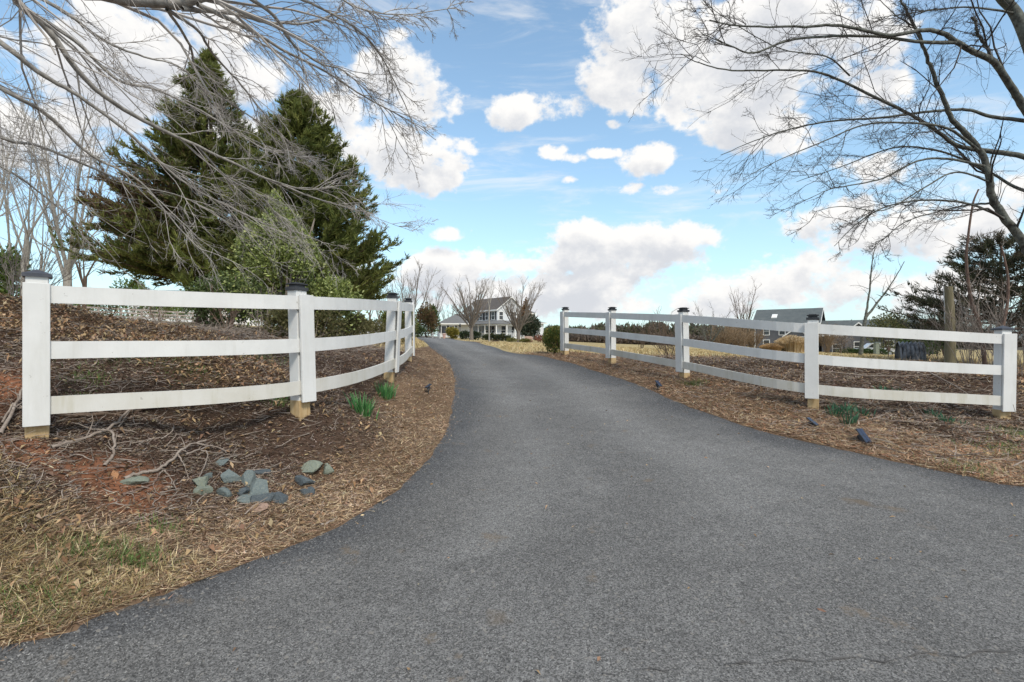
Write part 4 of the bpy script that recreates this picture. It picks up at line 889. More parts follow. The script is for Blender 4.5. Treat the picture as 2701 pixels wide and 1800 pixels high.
# two-armed sapling behind the right fence
c_ = P(2268, 945, 20); c_.z = gz(c_.x, c_.y) - .1
bare_tree('bare_tree', 'slender two-forked sapling standing in front of the blue house wing', [([c_, P(2275,880,20), P(2283,835,20)], .085, .06), ([P(2283,835,20), P(2288,800,20), P(2296,735,20), P(2300,690,20), P(2310,640,20)], .05, .012), ([P(2283,838,20), P(2320,790,20), P(2350,750,20), P(2385,690,20)], .05, .012)], (9, 5), M['bark_dark'], M['bark_dark'], origin=c_, base=1, angs=(45, 45), lenf=(.3, .4), minr=(.006, .004), radf=(.35, .5))
c_ = P(1773, 962, 16.5); c_.z = gz(c_.x, c_.y) - .05
# multi-stem shrubs
def stems(px, py, d, H, spread, n, r0, label, material, nlev=(4,), group=None, name='bare_shrub', minr=(.004,), cat='shrub'):
    c_ = P(px, py, d); c_.z = gz(c_.x, c_.y) - .05; limbs = []
    for i in range(n):
        a = random.uniform(0, 2 * math.pi); rr = spread * math.sqrt(random.random()); hh = H * random.uniform(.6, 1)
        b_ = c_ + Vector((math.cos(a) * rr * .15, math.sin(a) * rr * .15, 0)); e = c_ + Vector((math.cos(a) * rr, math.sin(a) * rr, hh))
        limbs.append(([b_, b_.lerp(e, .35) + Vector((0, 0, hh * .08)), b_.lerp(e, .7) + Vector((0, 0, hh * .06)), e], r0 * random.uniform(.6, 1), r0 * .3))
    root = empty(name, c_); tag(root, label, cat, group)
    Q = []; Rr = []; tl = []
    for p_, a_, b_ in limbs: q, r_ = limb(p_, a_, b_, 4); q = wig(q, .012); tl.append(tubes(q, r_, 4)); qq, rr = resample(q, r_, 7); Q.append(qq); Rr.append(rr)
    Q = np.concatenate(Q); Rr = np.concatenate(Rr)
    V, Fq = joinq(tl); o = npmesh('stems', V, Fq, material, root, origin=c_)
    lst = []
    for L_, k_ in enumerate(nlev): Q, Rr = sprout(Q, Rr, k_, (.25, 1), 32, .4, .6, 4, (0, 0, .08), .2, minr=minr[min(L_, len(minr) - 1)]); lst.append(tubes(Q, Rr, 3))
    V, Fq = joinq(lst); o = npmesh('twigs', V, Fq, material, root, origin=c_); o['kind'] = 'stuff'
    return root
stems(1765,965,15.6,.95,.95,26,.009,'brown bare spreading shrub at the lawn edge behind the right fence', M['bark_brown'], (5,), minr=(.004,))
stems(690,885,11.2,1.15,.8,16,.014,'pale bare stemmed shrub under the holly behind the left fence', M['dead'], (5, 3), minr=(.005, .004))
stems(600,880,12.5,1.1,.7,14,.011,'tan bare shrub between the cedar trunk and the holly', M['tan'], (4, 3), minr=(.005, .004))
stems(285,850,19,1.2,.8,20,.012,'bare bush in front of the far rail fence', M['bark_brown'], (4, 3), minr=(.006, .005))
stems(415,855,24,1.1,.6,14,.012,'small reddish bare bush before the far rail fence', M['bark_red'], (4, 2), minr=(.008, .006))
stems(40,800,10,1.6,1.4,26,.012,'tangle of thin grey brush on the mound beside the end post', M['twig'], (5, 3), minr=(.005, .004))
GQ = 'leafless brush along the right edge behind the fence'
for px, py, d, H in ((2560,975,10.2,1.7),(2690,985,9.6,1.6),(2700,960,13,1.8),(2620,968,12,2.0),(2480,950,14,1.5)): stems(px, py, d, H, 1.0, 20, .010, 'tangled leafless brush beneath the dark evergreen at the right', M['dead'] if d < 11 else M['twig'], (5, 3), GQ, minr=(.004, .003))
GF = 'bare brush at the edge of the field'
for px, py, d, H, sp_ in ((1690,922,40,2.2,1.0),(1745,924,36,2.8,1.2),(1775,924,38,2.0,1.0),(1600,915,70,2.6,1.4)): stems(px, py, d, H, sp_, 12, .022, 'thin leafless brush standing at the far edge of the tan field', M['bark_brown'], (5, 3), GF, minr=(.012, .009))

# ------------------------------------------------------------------ conifers
def conifer(px, py, d, H, prof, r0, label, cols, n_br=260, L=.34, Wd=.11, per=130, name='evergreen_tree', squash=1.0, xo=0.0, up=.35, brown=None, trunks=1, clear=.06):
    """prof(t, azimuth) crown radius at height fraction t"""
    c_ = P(px, py, d); c_.z = gz(c_.x, c_.y) - .1; root = empty(name, c_); tag(root, label, 'tree')
    for i in range(trunks):
        dx = (i - (trunks - 1) / 2) * r0 * 1.9
        q, r_ = limb([c_ + Vector((dx, 0, 0)), c_ + Vector((dx * 1.1, 0, H * .12)), c_ + Vector((dx * .6 + xo * .4, 0, H * .5)), c_ + Vector((xo, 0, H * .97))], r0, .02, 6)
        V, Fq = tubes(q, r_, 10); npmesh('trunk', V, Fq, M['bark_brown'], root, origin=c_, smooth=True)
    t = clear + (1 - clear) * rng.uniform(0, 1, n_br) ** 1.15; az = rng.uniform(0, 2 * np.pi, n_br)
    rr = np.array([prof(a, b_) for a, b_ in zip(t, az)]) * rng.uniform(.62, 1.12, n_br)
    K = 6; s_ = np.linspace(0, 1, K)
    base_ = np.array(c_) + np.stack([xo * t, 0 * t, H * t * .92], 1)
    dv = np.stack([np.cos(az), np.sin(az) * squash], 1)
    Pb = np.empty((n_br, K, 3)); Pb[:, :, :2] = base_[:, None, :2] + dv[:, None] * (rr[:, None] * s_[None])[..., None]
    Pb[:, :, 2] = base_[:, None, 2] + rr[:, None] * (up * s_[None] ** 1.5 + (.04 - .12 * (1 - t))[:, None] * s_[None]) + 0
    Pb += rng.normal(size=Pb.shape) * .06 * s_[None, :, None]
    Rb = np.clip(rr * .011, .006, .05)[:, None] * np.linspace(1, .25, K)[None]
    V, Fq = tubes(Pb, Rb, 4); o = npmesh('branches', V, Fq, M['bark_brown'], root, origin=c_); o['kind'] = 'stuff'
    sub, rs = sprout(Pb, Rb, 9, (.25, 1.0), 36, .25, .6, 4, (0, 0, .14), .12, lens=rr[:, None] * .8 + .45, minr=.003)
    tw = np.concatenate([sub, Pb[:, 2:]]) if True else sub
    par = np.concatenate([np.repeat(np.arange(n_br), 9), np.arange(n_br)])
    wsum = np.linalg.norm(tw[:, -1] - tw[:, 0], axis=-1); pr = wsum / wsum.sum(); nL = n_br * per
    bi = rng.choice(len(tw), nL, p=pr); u_ = rng.uniform(.05, 1.05, nL) * (tw.shape[1] - 1); i0 = np.clip(np.floor(u_).astype(int), 0, tw.shape[1] - 2); f_ = (u_ - i0)[:, None]
    p = tw[bi, i0] * (1 - f_) + tw[bi, i0 + 1] * f_; dr = unit(tw[bi, i0 + 1] - tw[bi, i0])
    p = p + rng.normal(size=p.shape) * .028
    dd = unit(dr + rng.normal(size=p.shape) * .42 + np.array([0, 0, .22]))
    cols = np.array(cols); tone = rng.integers(0, len(cols), n_br)[par[bi]]; mixr = rng.integers(0, len(cols), nL)
    cc = np.where(rng.uniform(0, 1, (nL, 1)) < .6, cols[tone], cols[mixr])
    if brown is not None:
        bw = brown(p - np.array(c_)); sel = rng.uniform(0, 1, nL) < bw; cc[sel] = np.array([(.16, .105, .06), (.12, .08, .05), (.19, .13, .075)])[rng.integers(0, 3, sel.sum())]
    keep = np.ones(nL, bool)
    q, cq = leafquads(p[keep], dd[keep], L, Wd, cc[keep], .3, True)
    leafmesh('foliage', q, cq, M['leaf'], root, c_)
    return root
CED = [(.145,.172,.045),(.195,.222,.058),(.095,.118,.036),(.250,.262,.075),(.165,.170,.06)]
def prof1(t, a):
    w = 1 + .12 * math.cos(a - math.pi); 
    return w * (4.2 * (1 - t) ** .92 * (1 - .25 * math.exp(-((t - .02) / .05) ** 2)) + .05)
def prof2(t, a): return 3.6 * (1 - t) ** .74 + .04
def brownf(q): return .9 * np.exp(-((q[:, 0] + 1.9) / 1.8) ** 2 - ((q[:, 2] - 4.2) / 1.2) ** 2) + .04
conifer(550,868,18,10.5,prof1,.24,'tall broad evergreen with browned middle branches and twin trunk behind the left fence', CED, 470, .17, .042, 390, brown=brownf, trunks=2, up=.28, clear=.16)
conifer(790,880,17,8.7,prof2,.20,'dense conical evergreen standing closer to the driveway, next to the browned one', CED, 470, .165, .042, 370, up=.42, clear=.05)
HEM = [(.050,.056,.032),(.072,.078,.042),(.038,.044,.028),(.105,.10,.058),(.10,.08,.055)]
def prof3(t, a): return (2.9 if math.cos(a) > 0 else 2.9) * (1 - .75 * t ** 1.6) * (.55 + .45 * sstep(0, .25, np.array(t)))
conifer(2640,935,14.2,3.7,prof3,.12,'dark spreading evergreen with open layered branches at the right edge', HEM, 135, .13, .026, 250, up=.30, clear=.16)

# ------------------------------------------------------------------ leafy shrubs
def shrub(px, py, d, rx, ry, H, label, cols, n, L=.07, Wd=.045, material='leaf', name='shrub', group=None, lob=6, cat='shrub', shape='round', stemc='bark_brown', hollow=.45, core_=.45):
    c_ = P(px, py, d); c_.z = gz(c_.x, c_.y) - .05; root = empty(name, c_); tag(root, label, cat, group)
    ns = 5; a = rng.uniform(0, 2 * np.pi, ns); e = np.stack([np.cos(a) * rx * .45, np.sin(a) * ry * .45, H * rng.uniform(.55, .85, ns)], 1)
    Q = np.array(c_)[None, None] + e[:, None] * np.linspace(0, 1, 4)[None, :, None]; V, Fq = tubes(wig(Q, .02 * rx), np.full((ns, 1), .012 + .012 * rx) * np.linspace(1, .4, 4)[None], 5)
    npmesh('stems', V, Fq, M[stemc], root, origin=c_)
    # lobes give the crown its uneven outline
    lc = rng.normal(size=(lob, 3)); lc = unit(lc) * rng.uniform(.35, .75, (lob, 1)); lc[:, 2] = np.abs(lc[:, 2]) * 1.0
    lr = rng.uniform(.32, .55, lob) * (1 if lob < 15 else .6); li = rng.integers(0, lob, n)
    v_ = unit(rng.normal(size=(n, 3))) * (rng.uniform(hollow, 1, (n, 1)) ** .6); q = lc[li] + v_ * lr[li][:, None]
    core = rng.uniform(0, 1, n) < core_; qc = unit(rng.normal(size=(n, 3))) * rng.uniform(.5, .88, (n, 1)); q[core] = qc[core]
    zz_ = np.clip(q[:, 2] * .5 + .5, .02, 1.15)
    if shape == 'cone': s_ = np.clip(1.15 - zz_ * .85, .12, 1)[:, None]; q[:, :2] *= s_
    p = np.array(c_) + np.stack([q[:, 0] * rx, q[:, 1] * ry, zz_ * H], 1)
    dd = unit(np.stack([q[:, 0], q[:, 1], q[:, 2] + .2], 1) + rng.normal(size=(n, 3)) * .7)
    qd, cc = leafquads(p, dd, L, Wd, cols, .3); leafmesh('foliage', qd, cc, M[material], root, c_)
    return root
HOL = [(.20,.25,.065),(.27,.32,.085),(.14,.18,.05),(.36,.39,.15),(.22,.26,.09)]
shrub(735,884,11.6,1.8,1.3,3.3,'yellow-green glossy holly bush between the fence and the dark evergreens', HOL, 25000, .075, .036, 'gloss', 'holly_bush', lob=34, shape='cone', stemc='dead', core_=.12, hollow=.2)
shrub(850,882,12.2,1.25,1.0,1.75,'lower glossy holly bush spreading towards the leaning fence post', HOL, 9500, .075, .036, 'gloss', 'holly_bush', lob=22, stemc='dead', core_=.15, hollow=.2)
shrub(600,875,13.2,1.2,1.0,1.7,'dark holly shrub tucked against the cedar trunks', [(.09,.13,.04),(.13,.17,.055),(.07,.10,.035)], 8000, .075, .040, 'gloss', 'holly_bush', lob=7, stemc='dead')
OLV = [(.15,.14,.06),(.11,.115,.045),(.19,.17,.085)]
GH = 'low olive shrubs in a row behind the left fence'
for px, d, r_, h_ in ((760,10.6,.55,.75),(840,11.5,.6,.8),(920,13,.7,.85),(965,15.5,.8,.9),(1045,17,.8,.95)): shrub(px, 886, d, r_, r_, h_, 'low olive-brown shrub in the row behind the left fence', OLV, 2600, .07, .035, 'leaf', group=GH, stemc='dead')
shrub(1052,886,24,1.0,1.0,1.6,'green evergreen bush visible between the last two posts of the left fence', CED, 4000, .12, .05)
shrub(1463,934,15.6,.42,.42,.95,'round green shrub with golden tips at the drive end of the right fence', [(.10,.15,.04),(.15,.19,.05),(.27,.22,.06),(.08,.12,.035)], 5200, .055, .032)
# around the white house
shrub(1195,894,84,1.2,1.0,2.0,'golden yellow-green shrub beside the garage wall', [(.30,.25,.05),(.22,.21,.05),(.36,.29,.07)], 1500, .28, .18)
DK = [(.035,.055,.03),(.05,.075,.035),(.07,.09,.05)]
shrub(1226,894,80,.95,.8,1.3,'round dark shrub left of the first vase-shaped tree', DK, 700, .25, .16); shrub(1254,895,80,.95,.8,1.4,'clipped dark shrub between the vase-shaped tree and the porch steps', DK, 700, .25, .16)
GP = 'low dark shrubs along the porch'
for i, px in enumerate((1283,1298,1312,1325,1338)): shrub(px, 899, 84, .85, .7, 1.0 + .2 * (i % 2), 'low dark shrub in the bed along the porch', DK + OLV[:1], 500, .24, .15, group=GP)
shrub(1397,902,88,1.9,1.8,4.8,'big dark magnolia bush at the right corner of the white house', [(.04,.06,.04),(.06,.08,.05),(.11,.12,.08)], 3600, .38, .20, 'gloss', name='evergreen_tree', cat='tree', lob=9)
shrub(1386,900,90,2.1,1.8,7.2,'rusty brown leaved tree against the gable of the white house', [(.22,.12,.05),(.16,.09,.05),(.28,.16,.07)], 2400, .34, .2, name='brown_leaved_tree', cat='tree', lob=8, shape='cone')
shrub(1435,904,84,1.9,1.0,1.3,'low reddish dry shrub by the brick footing', [(.27,.12,.08),(.33,.17,.11),(.2,.09,.06)], 1000, .3, .1)
GY = 'low yellow-green shrubs at the foot of the second tree'
for px in (1350, 1383): shrub(px, 905, 74, .9, .7, .6, 'low yellow-green shrub at the foot of the second vase-shaped tree', [(.18,.17,.05),(.13,.13,.04)], 400, .2, .12, group=GY)
shrub(1124,893,82,2.0,1.8,5.4,'rounded red-brown leaved tree by the little white fence', [(.15,.085,.055),(.17,.11,.05),(.11,.08,.05),(.13,.13,.05)], 3600, .30, .17, name='red_brown_tree', cat='tree', lob=9)
shrub(1141,892,88,1.6,1.4,6.2,'green conical tree behind the red-brown one', [(.10,.14,.04),(.14,.17,.05),(.07,.10,.035)], 2000, .34, .18, name='evergreen_tree', cat='tree', shape='cone')
GG = 'green shrubs under the red-brown tree'
for px in (1092, 1102): shrub(px, 890, 80, 1.3, 1.0, 2.2, 'dark green shrub left of the little white fence', [(.06,.10,.04),(.09,.13,.05)], 700, .28, .16, group=GG)
# yard on the left
EV = [(.08,.13,.03),(.12,.18,.04),(.17,.22,.06)]
for px, py, d, r_, h_, lb in ((10,800,24,1.3,3.3,'bright green evergreen at the far left beside the bare trees'),(345,800,50,2.0,4.6,'olive bush behind the far fence, beside the forked tree'),(420,815,60,2.2,3.6,'yellow-green bush behind the far fence'),(260,835,56,3,2.8,'dark green hedge behind the far rail fence'),(470,845,68,3.0,3.3,'mid green hedge behind the far rail fence beside the cedar trunk')):
    shrub(px, py, d, r_, r_, h_, lb, EV if d < 70 else DK, 1700, .26, .14, 'leaf', lob=7)
# right side field
PG = [(.60,.45,.26),(.46,.31,.16),(.72,.58,.38),(.30,.20,.10)]
def plume_grass(px, py, d, w, H, label, cols, n):
    c_ = P(px, py, d); c_.z = gz(c_.x, c_.y) - .05; K = 5
    a = rng.uniform(0, 2 * np.pi, n); r_ = w * np.sqrt(rng.uniform(0, 1, n)); hh = H * rng.uniform(.7, 1.05, n) * (1 - .35 * (r_ / w) ** 2)
    s_ = np.linspace(0, 1, K); Q = np.empty((n, K, 3)); hor = r_[:, None] * (.72 + .38 * s_[None] ** 1.4)
    Q[:, :, 0] = c_.x + np.cos(a)[:, None] * hor; Q[:, :, 1] = c_.y + np.sin(a)[:, None] * hor; Q[:, :, 2] = c_.z + hh[:, None] * np.sin(s_ * 1.9)[None]
    V, Fq = tubes(Q, np.full((n, K), .010) * np.linspace(1, .6, K)[None], 3)
    cc = np.repeat(np.array(cols)[rng.integers(0, len(cols), n)] * rng.uniform(.75, 1.2, (n, 1)), K * 3, 0)
    o = npmesh('ornamental_grass', V, Fq, M['litter'], col=cc, origin=c_); o.location = c_
    return tag(o, label, 'grass clump')
plume_grass(2088,931,42,1.25,1.45,'pale golden ornamental grass clump in front of the blue house porch', PG, 2400)
plume_grass(2035,931,42,.9,.75,'low tawny grass clump beside the pale golden one', [(.36,.23,.11),(.44,.29,.15)], 1400)
BR = [(.26,.16,.08),(.20,.125,.065),(.31,.21,.11),(.13,.10,.05)]
GK = 'brown winter thickets left of the blue house'
for px, d, r_, h_ in ((1905,50,1.5,2.5),(1950,55,1.7,2.9),(1985,58,1.4,2.5)): stems(px, 930, d, h_, r_, 60, .020, 'brown winter thicket left of the dark blue house', M['thicket'], (6, 4), GK, 'thicket', (.014, .012))
stems(2180, 932, 44, 2.4, .9, 40, .018, 'upright rusty brown shrub behind the fence post with the daffodils', M['thicket'], (6, 4), None, 'thicket', (.012, .010))
shrub(2215,936,46,1.2,1.0,1.9,'thin grey-brown shrub in front of the blue wing window', [(.2,.16,.13),(.26,.21,.17)], 1200, .3, .02, 'litter', 'thicket')
GE = 'dark green hedge bushes by the pickup'
for px in (2235, 2262, 2290, 2320): shrub(px, 946, 62, 1.3, .9, .8, 'dark green hedge bush in front of the white pickup', [(.05,.085,.03),(.075,.11,.04)], 900, .18, .10, group=GE)
GEV = 'evergreen bushes behind the striped shelter'
for px, d, h_ in ((2412,58,3.0),(2450,52,3.2),(2490,48,3.4)): shrub(px, 945, d, 1.8, 1.4, h_, 'green evergreen bush between the pickup and the wooden pole', [(.06,.10,.035),(.09,.13,.045),(.05,.075,.03)], 1600, .24, .13, group=GEV)
shrub(2345,935,75,3.6,2.5,6.6,'olive tree rising over the roof of the blue wing', [(.13,.14,.06),(.10,.11,.05),(.18,.17,.08)], 3200, .36, .16, name='olive_tree', cat='tree', lob=9)
# distant wood
def wood(name, label, spans, cols, dens):
    q = []; cc = []
    for (px0, px1, d, ytop, ybase, dep) in spans:
        n = int(dens * (px1 - px0)); px = rng.uniform(px0, px1, n); dd = d + rng.uniform(0, dep, n); x = (px - 1350) / F * dd
        tp = (900 - (ytop + 14 * (fbm(px, px * 0, 26, 77) - .5) * 2 + 10 * (fbm(px, px * 0, 9, 78) - .5) * 2)) / F * dd; g_ = hbase(x, dd) - CZ
        z = CZ + g_ + (tp - g_) * rng.uniform(0, 1, n) ** .8
        p = np.stack([x, dd, z], 1); sz = d / 150
        cl = np.array(cols)[(vnoise(px, px * 0, 13, 5) * len(cols)).astype(int) % len(cols)]
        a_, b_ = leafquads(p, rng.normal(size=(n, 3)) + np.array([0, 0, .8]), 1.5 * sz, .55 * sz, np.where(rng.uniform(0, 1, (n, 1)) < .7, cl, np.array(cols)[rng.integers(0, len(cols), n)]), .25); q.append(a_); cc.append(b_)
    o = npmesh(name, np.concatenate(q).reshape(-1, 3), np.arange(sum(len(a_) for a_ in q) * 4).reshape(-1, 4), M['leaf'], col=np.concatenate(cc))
    return tag(o, label, 'woods', kind='stuff')
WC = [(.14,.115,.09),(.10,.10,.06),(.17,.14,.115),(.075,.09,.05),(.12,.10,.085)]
wood('far_woods', 'far line of brown and green winter woods beyond the tan field', [(1430,1700,170,872,910,40),(1560,1900,160,862,912,40),(1850,2060,150,868,915,40),(2150,2520,150,862,915,50)], WC, 26)
wood('near_hedgerow', 'dense brown hedgerow along the far edge of the tan field', [(1480,1960,120,893,912,12)], [(.15,.115,.09),(.12,.095,.075),(.18,.14,.11)], 16)
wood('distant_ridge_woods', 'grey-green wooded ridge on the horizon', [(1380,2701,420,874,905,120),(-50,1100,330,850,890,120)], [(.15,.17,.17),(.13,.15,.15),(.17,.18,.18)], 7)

# ------------------------------------------------------------------ reddish trunks, wooden pole, shelter, stake
for pts_, lb in (([(2600,965,10.2),(2585,870,10.2),(2560,790,10.2),(2548,690,10.2),(2552,630,10.2),(2565,540,10.2),(2580,500,10.2)], 'reddish slender trunk right of the wooden pole'), ([(2622,968,10.8),(2640,880,10.8),(2655,810,10.8),(2658,740,10.8),(2650,690,10.8),(2640,650,10.8)], 'reddish leaning stem beside the pyramid capped end post')):
    q_ = [P(*p) for p in pts_]; q_[0].z = gz(q_[0].x, q_[0].y) - .1
    bare_tree('slender_tree', lb, [(q_, .042, .014)], (12, 7), M['dead'], M['bark_red'], angs=(55, 45), lenf=(.28, .4), minr=(.004, .003), radf=(.3, .5), trop=((0,0,.05),(0,0,.03)), tr0=(.15, 1))
c_ = P(2505, 966, 11); c_.z = gz(c_.x, c_.y); root = empty('wooden_pole', c_); tag(root, 'short weathered green-tinged wooden pole behind the right fence', 'pole')
hgt = P(2505, 757, 11).z - c_.z
q, r_ = limb([Vector((0, 0, -.2)), Vector((.0, 0, hgt * .5)), Vector((-.04, 0, hgt))], .105, .08, 8); V, Fq = tubes(q, r_, 14); V = V + rng.normal(size=V.shape) * .003
npmesh('shaft', V, Fq, M['pole'], root, smooth=True); MB().cyl((-.04, 0, hgt - .01), (-.04, 0, hgt + .004), .079, .077, 14).build('top', M['pole'], root)
MB().cyl((-.128, -.02, .9), (-.155, -.02, hgt + .02), .008, .008, 6).build('conduit', M['rim'], root)
c_ = P(2400, 938, 15.5); c_.z = gz(c_.x, c_.y); root = empty('corrugated_shelter', c_, R(-25)); tag(root, 'small dark arched corrugated metal shelter behind the right fence', 'shelter')
na_ = 15; nb = 25; V = []; Fq = []
for j in range(nb):
    yb = j / (nb - 1) * .62
    for i in range(na_):
        a = math.pi * i / (na_ - 1); rr = .34 + .034 * math.sin(j * math.pi * .5 + .5); V.append((yb - .31, -math.cos(a) * rr, max(0, math.sin(a)) * rr * 1.65 - .04))
for j in range(nb - 1):
    for i in range(na_ - 1): Fq.append((j * na_ + i, j * na_ + i + 1, (j + 1) * na_ + i + 1, (j + 1) * na_ + i))
o = npmesh('hood', V, Fq, M['metal'], root, smooth=True); so = o.modifiers.new('thick', 'SOLIDIFY'); so.thickness = .012
MB().box(-.26, -.245, -.30, .30, -.03, .40).build('back_board', M['black'], root)
for s_ in (-1, 1): MB().box(-.30, .30, s_ * .33 - .02, s_ * .33 + .02, -.06, .03).build('skid', M['tan'], root)
c_ = P(2343, 945, 19); c_.z = gz(c_.x, c_.y); root = empty('metal_stake', c_); tag(root, 'thin rusty metal stake with small box in the field before the pickup', 'stake')
MB().cyl((0, 0, -.1), (0, 0, .85), .011, n=6).build('rod', M['rust'], root); MB().box(-.05, .05, -.04, .04, .28, .40).build('box', M['rust'], root, .01)
c_ = P(2311, 944, 56); c_.z = gz(c_.x, c_.y); root = empty('stone_pillar', c_); tag(root, 'low grey stone pillar in front of the white pickup', 'pillar')
for i in range(6): MB().box(-.22 + .01 * (i % 2), .22 - .012 * (i % 3), -.2, .2, -.1 + i * .24 if i else -.2, .13 + i * .24).build('block', M['stone2'], root, .02)
MB().box(-.28, .28, -.26, .26, 1.335, 1.42).build('cap_stone', M['stone'], root, .015)

# ------------------------------------------------------------------ little fences, far rail fence
def small_fence(pa, pb, n, H, rails, label, r=.05, name='rail_fence', rh=.10, mt='white'):
    a = P(*pa); b_ = P(*pb); a.z = gz(a.x, a.y); b_.z = gz(b_.x, b_.y); root = empty(name, a); tag(root, label, 'fence'); d = Vector((b_.x - a.x, b_.y - a.y, 0)); Lg = d.length; d.normalize(); nn = Vector((d.y, -d.x, 0))
    if nn.y > 0: nn = -nn
    pos = []
    for i in range(n):
        p = a + d * Lg * i / (n - 1); p.z = gz(p.x, p.y); pos.append(p); obox(MB(), p, d, nn, r, r, -.2, H).build('post', M[mt], root, 0, a)
    for i in range(n - 1):
        for hz in rails:
            p, q = pos[i], pos[i + 1]; V = []
            for e, s_ in ((p, .003), (q, -.003)):
                for o_, z_ in ((r, -rh / 2), (r + .03, -rh / 2), (r + .03, rh / 2), (r, rh / 2)): V.append(tuple(e + nn * o_ + d * s_ + Vector((0, 0, hz + z_))))
            npmesh('rail', V, [(0, 1, 5, 4), (1, 2, 6, 5), (2, 3, 7, 6), (3, 0, 4, 7), (0, 3, 2, 1), (4, 5, 6, 7)], M[mt], root, origin=a)
    return root
small_fence((120,850,38),(645,862,62),12,1.3,(.22,.56,.90,1.22),'distant four-rail faded pinkish-white fence across the left lawn behind the cedar trunk', .06, rh=.13, mt='oldwash')
small_fence((1104,891,84),(1160,893,80),4,.95,(.32,.72),'short white two-rail fence section by the red-brown tree', .07)
small_fence((1349,902,79),(1381,903,78),2,1.05,(.38,.80),'short white rail panel behind the second vase-shaped tree', .07)

# ------------------------------------------------------------------ houses
def window(parent, x, y, z, w, h, face, frame='trim', shut=False, depth=.05):
    """face: '-y' or '-x' wall; x,y centre on the wall plane, z sill"""
    def B(u0, u1, z0, z1, o0, o1):
        return MB().box(x + u0, x + u1, y - o1, y - o0, z + z0, z + z1) if face == '-y' else MB().box(x - o1, x - o0, y + u0, y + u1, z + z0, z + z1)
    fr_ = MB(); t_ = .11
    for q in ((-w/2-t_, w/2+t_, -t_, 0), (-w/2-t_, w/2+t_, h, h+t_), (-w/2-t_, -w/2, 0, h), (w/2, w/2+t_, 0, h), (-w/2, w/2, h*.48, h*.53)):
        b_ = B(*q, .003, .07); o = len(fr_.v); fr_.v += b_.v; fr_.f += [tuple(i + o for i in f) for f in b_.f]
    f_ = fr_.build('window', M[frame], parent)
    B(-w/2, w/2, 0, h, .004, .03).build('pane', M['glass'], f_)
    if shut:
        for s_ in (-1, 1): B(s_ * (w/2 + .34) - .2, s_ * (w/2 + .34) + .2, -.05, h + .05, .003, .05).build('shutter', M['shutter'], f_)
    return f_
def gable_block(parent, x0, x1, y0, y1, zb, ze, zr, axis, wall, roof, over=.35, trim='trim'):
    """block with a gable roof; axis = direction of the ridge"""
    mb = MB()
    if axis == 'y':
        prof = [(x0, zb), (x1, zb), (x1, ze), ((x0 + x1) / 2, zr), (x0, ze)]; mb.prism(prof, y0, y1, lambda p, a: (p[0], a, p[1])); c_, hw, a0, a1 = (x0 + x1) / 2, (x1 - x0) / 2, y0 - over, y1 + over
    else:
        prof = [(y0, zb), (y1, zb), (y1, ze), ((y0 + y1) / 2, zr), (y0, ze)]; mb.prism(prof, x0, x1, lambda p, a: (a, p[0], p[1])); c_, hw, a0, a1 = (y0 + y1) / 2, (y1 - y0) / 2, x0 - over, x1 + over
    mb.build('wall', wall, parent)
    sl = (zr - ze) / hw; e = over; th = .16
    pr = [(-hw - e, ze - sl * e + .02), (0, zr + .02), (hw + e, ze - sl * e + .02), (hw + e, ze - sl * e + th + .02), (0, zr + th + .02), (-hw - e, ze - sl * e + th + .02)]
    mapf = (lambda p, a: (c_ + p[0], a, p[1])) if axis == 'y' else (lambda p, a: (a, c_ + p[0], p[1]))
    # two slopes, each one convex
    rb = MB()
    for k_ in ((0, 1, 4, 5), (1, 2, 3, 4)): rb.prism([pr[i] for i in k_], a0, a1, mapf)
    r_ = rb.build('roof', roof, parent)
    for aa, ab in ((a0 - .05, a0 - .004), (a1 + .004, a1 + .05)):
        tb = MB()
        for k_ in ((0, 1, 4, 5), (1, 2, 3, 4)):
            q = [(pr[i][0], pr[i][1] - (.14 if i < 3 else .04)) for i in k_]; tb.prism(q, aa, ab, mapf)
        tb.build('rake_board', M[trim], r_)
    for s_ in (-1, 1):
        fb_ = MB(); u0, u1 = sorted((s_ * (hw + e + .004), s_ * (hw + e + .06))); z0 = ze - sl * e
        fb_.prism([(u0, z0 - .14), (u1, z0 - .14), (u1, z0 + th), (u0, z0 + th)], a0, a1, mapf); fb_.build('fascia', M[trim], r_)
    return r_
def hip_roof(parent, x0, x1, y0, y1, ze, zr, ridge, roof, over=.4):
    """ridge = (xa, ya, xb, yb)"""
    x0 -= over; x1 += over; y0 -= over; y1 += over; mb = MB(); xa, ya, xb, yb = ridge
    A_, B_, C_, D_ = (x0, y0, ze), (x1, y0, ze), (x1, y1, ze), (x0, y1, ze); Ra, Rb = (xa, ya, zr), (xb, yb, zr)
    if abs(xb - xa) >= abs(yb - ya): mb.poly([A_, B_, Rb, Ra]).poly([B_, C_, Rb]).poly([C_, D_, Ra, Rb]).poly([D_, A_, Ra])
    else: mb.poly([A_, B_, Ra]).poly([B_, C_, Rb, Ra]).poly([C_, D_, Rb]).poly([D_, A_, Ra, Rb])
    r_ = mb.build('roof', roof, parent)
    MB().box(x0, x1, y0, y1, ze - .22, ze - .004).build('fascia', M['trim'], r_)
    return r_
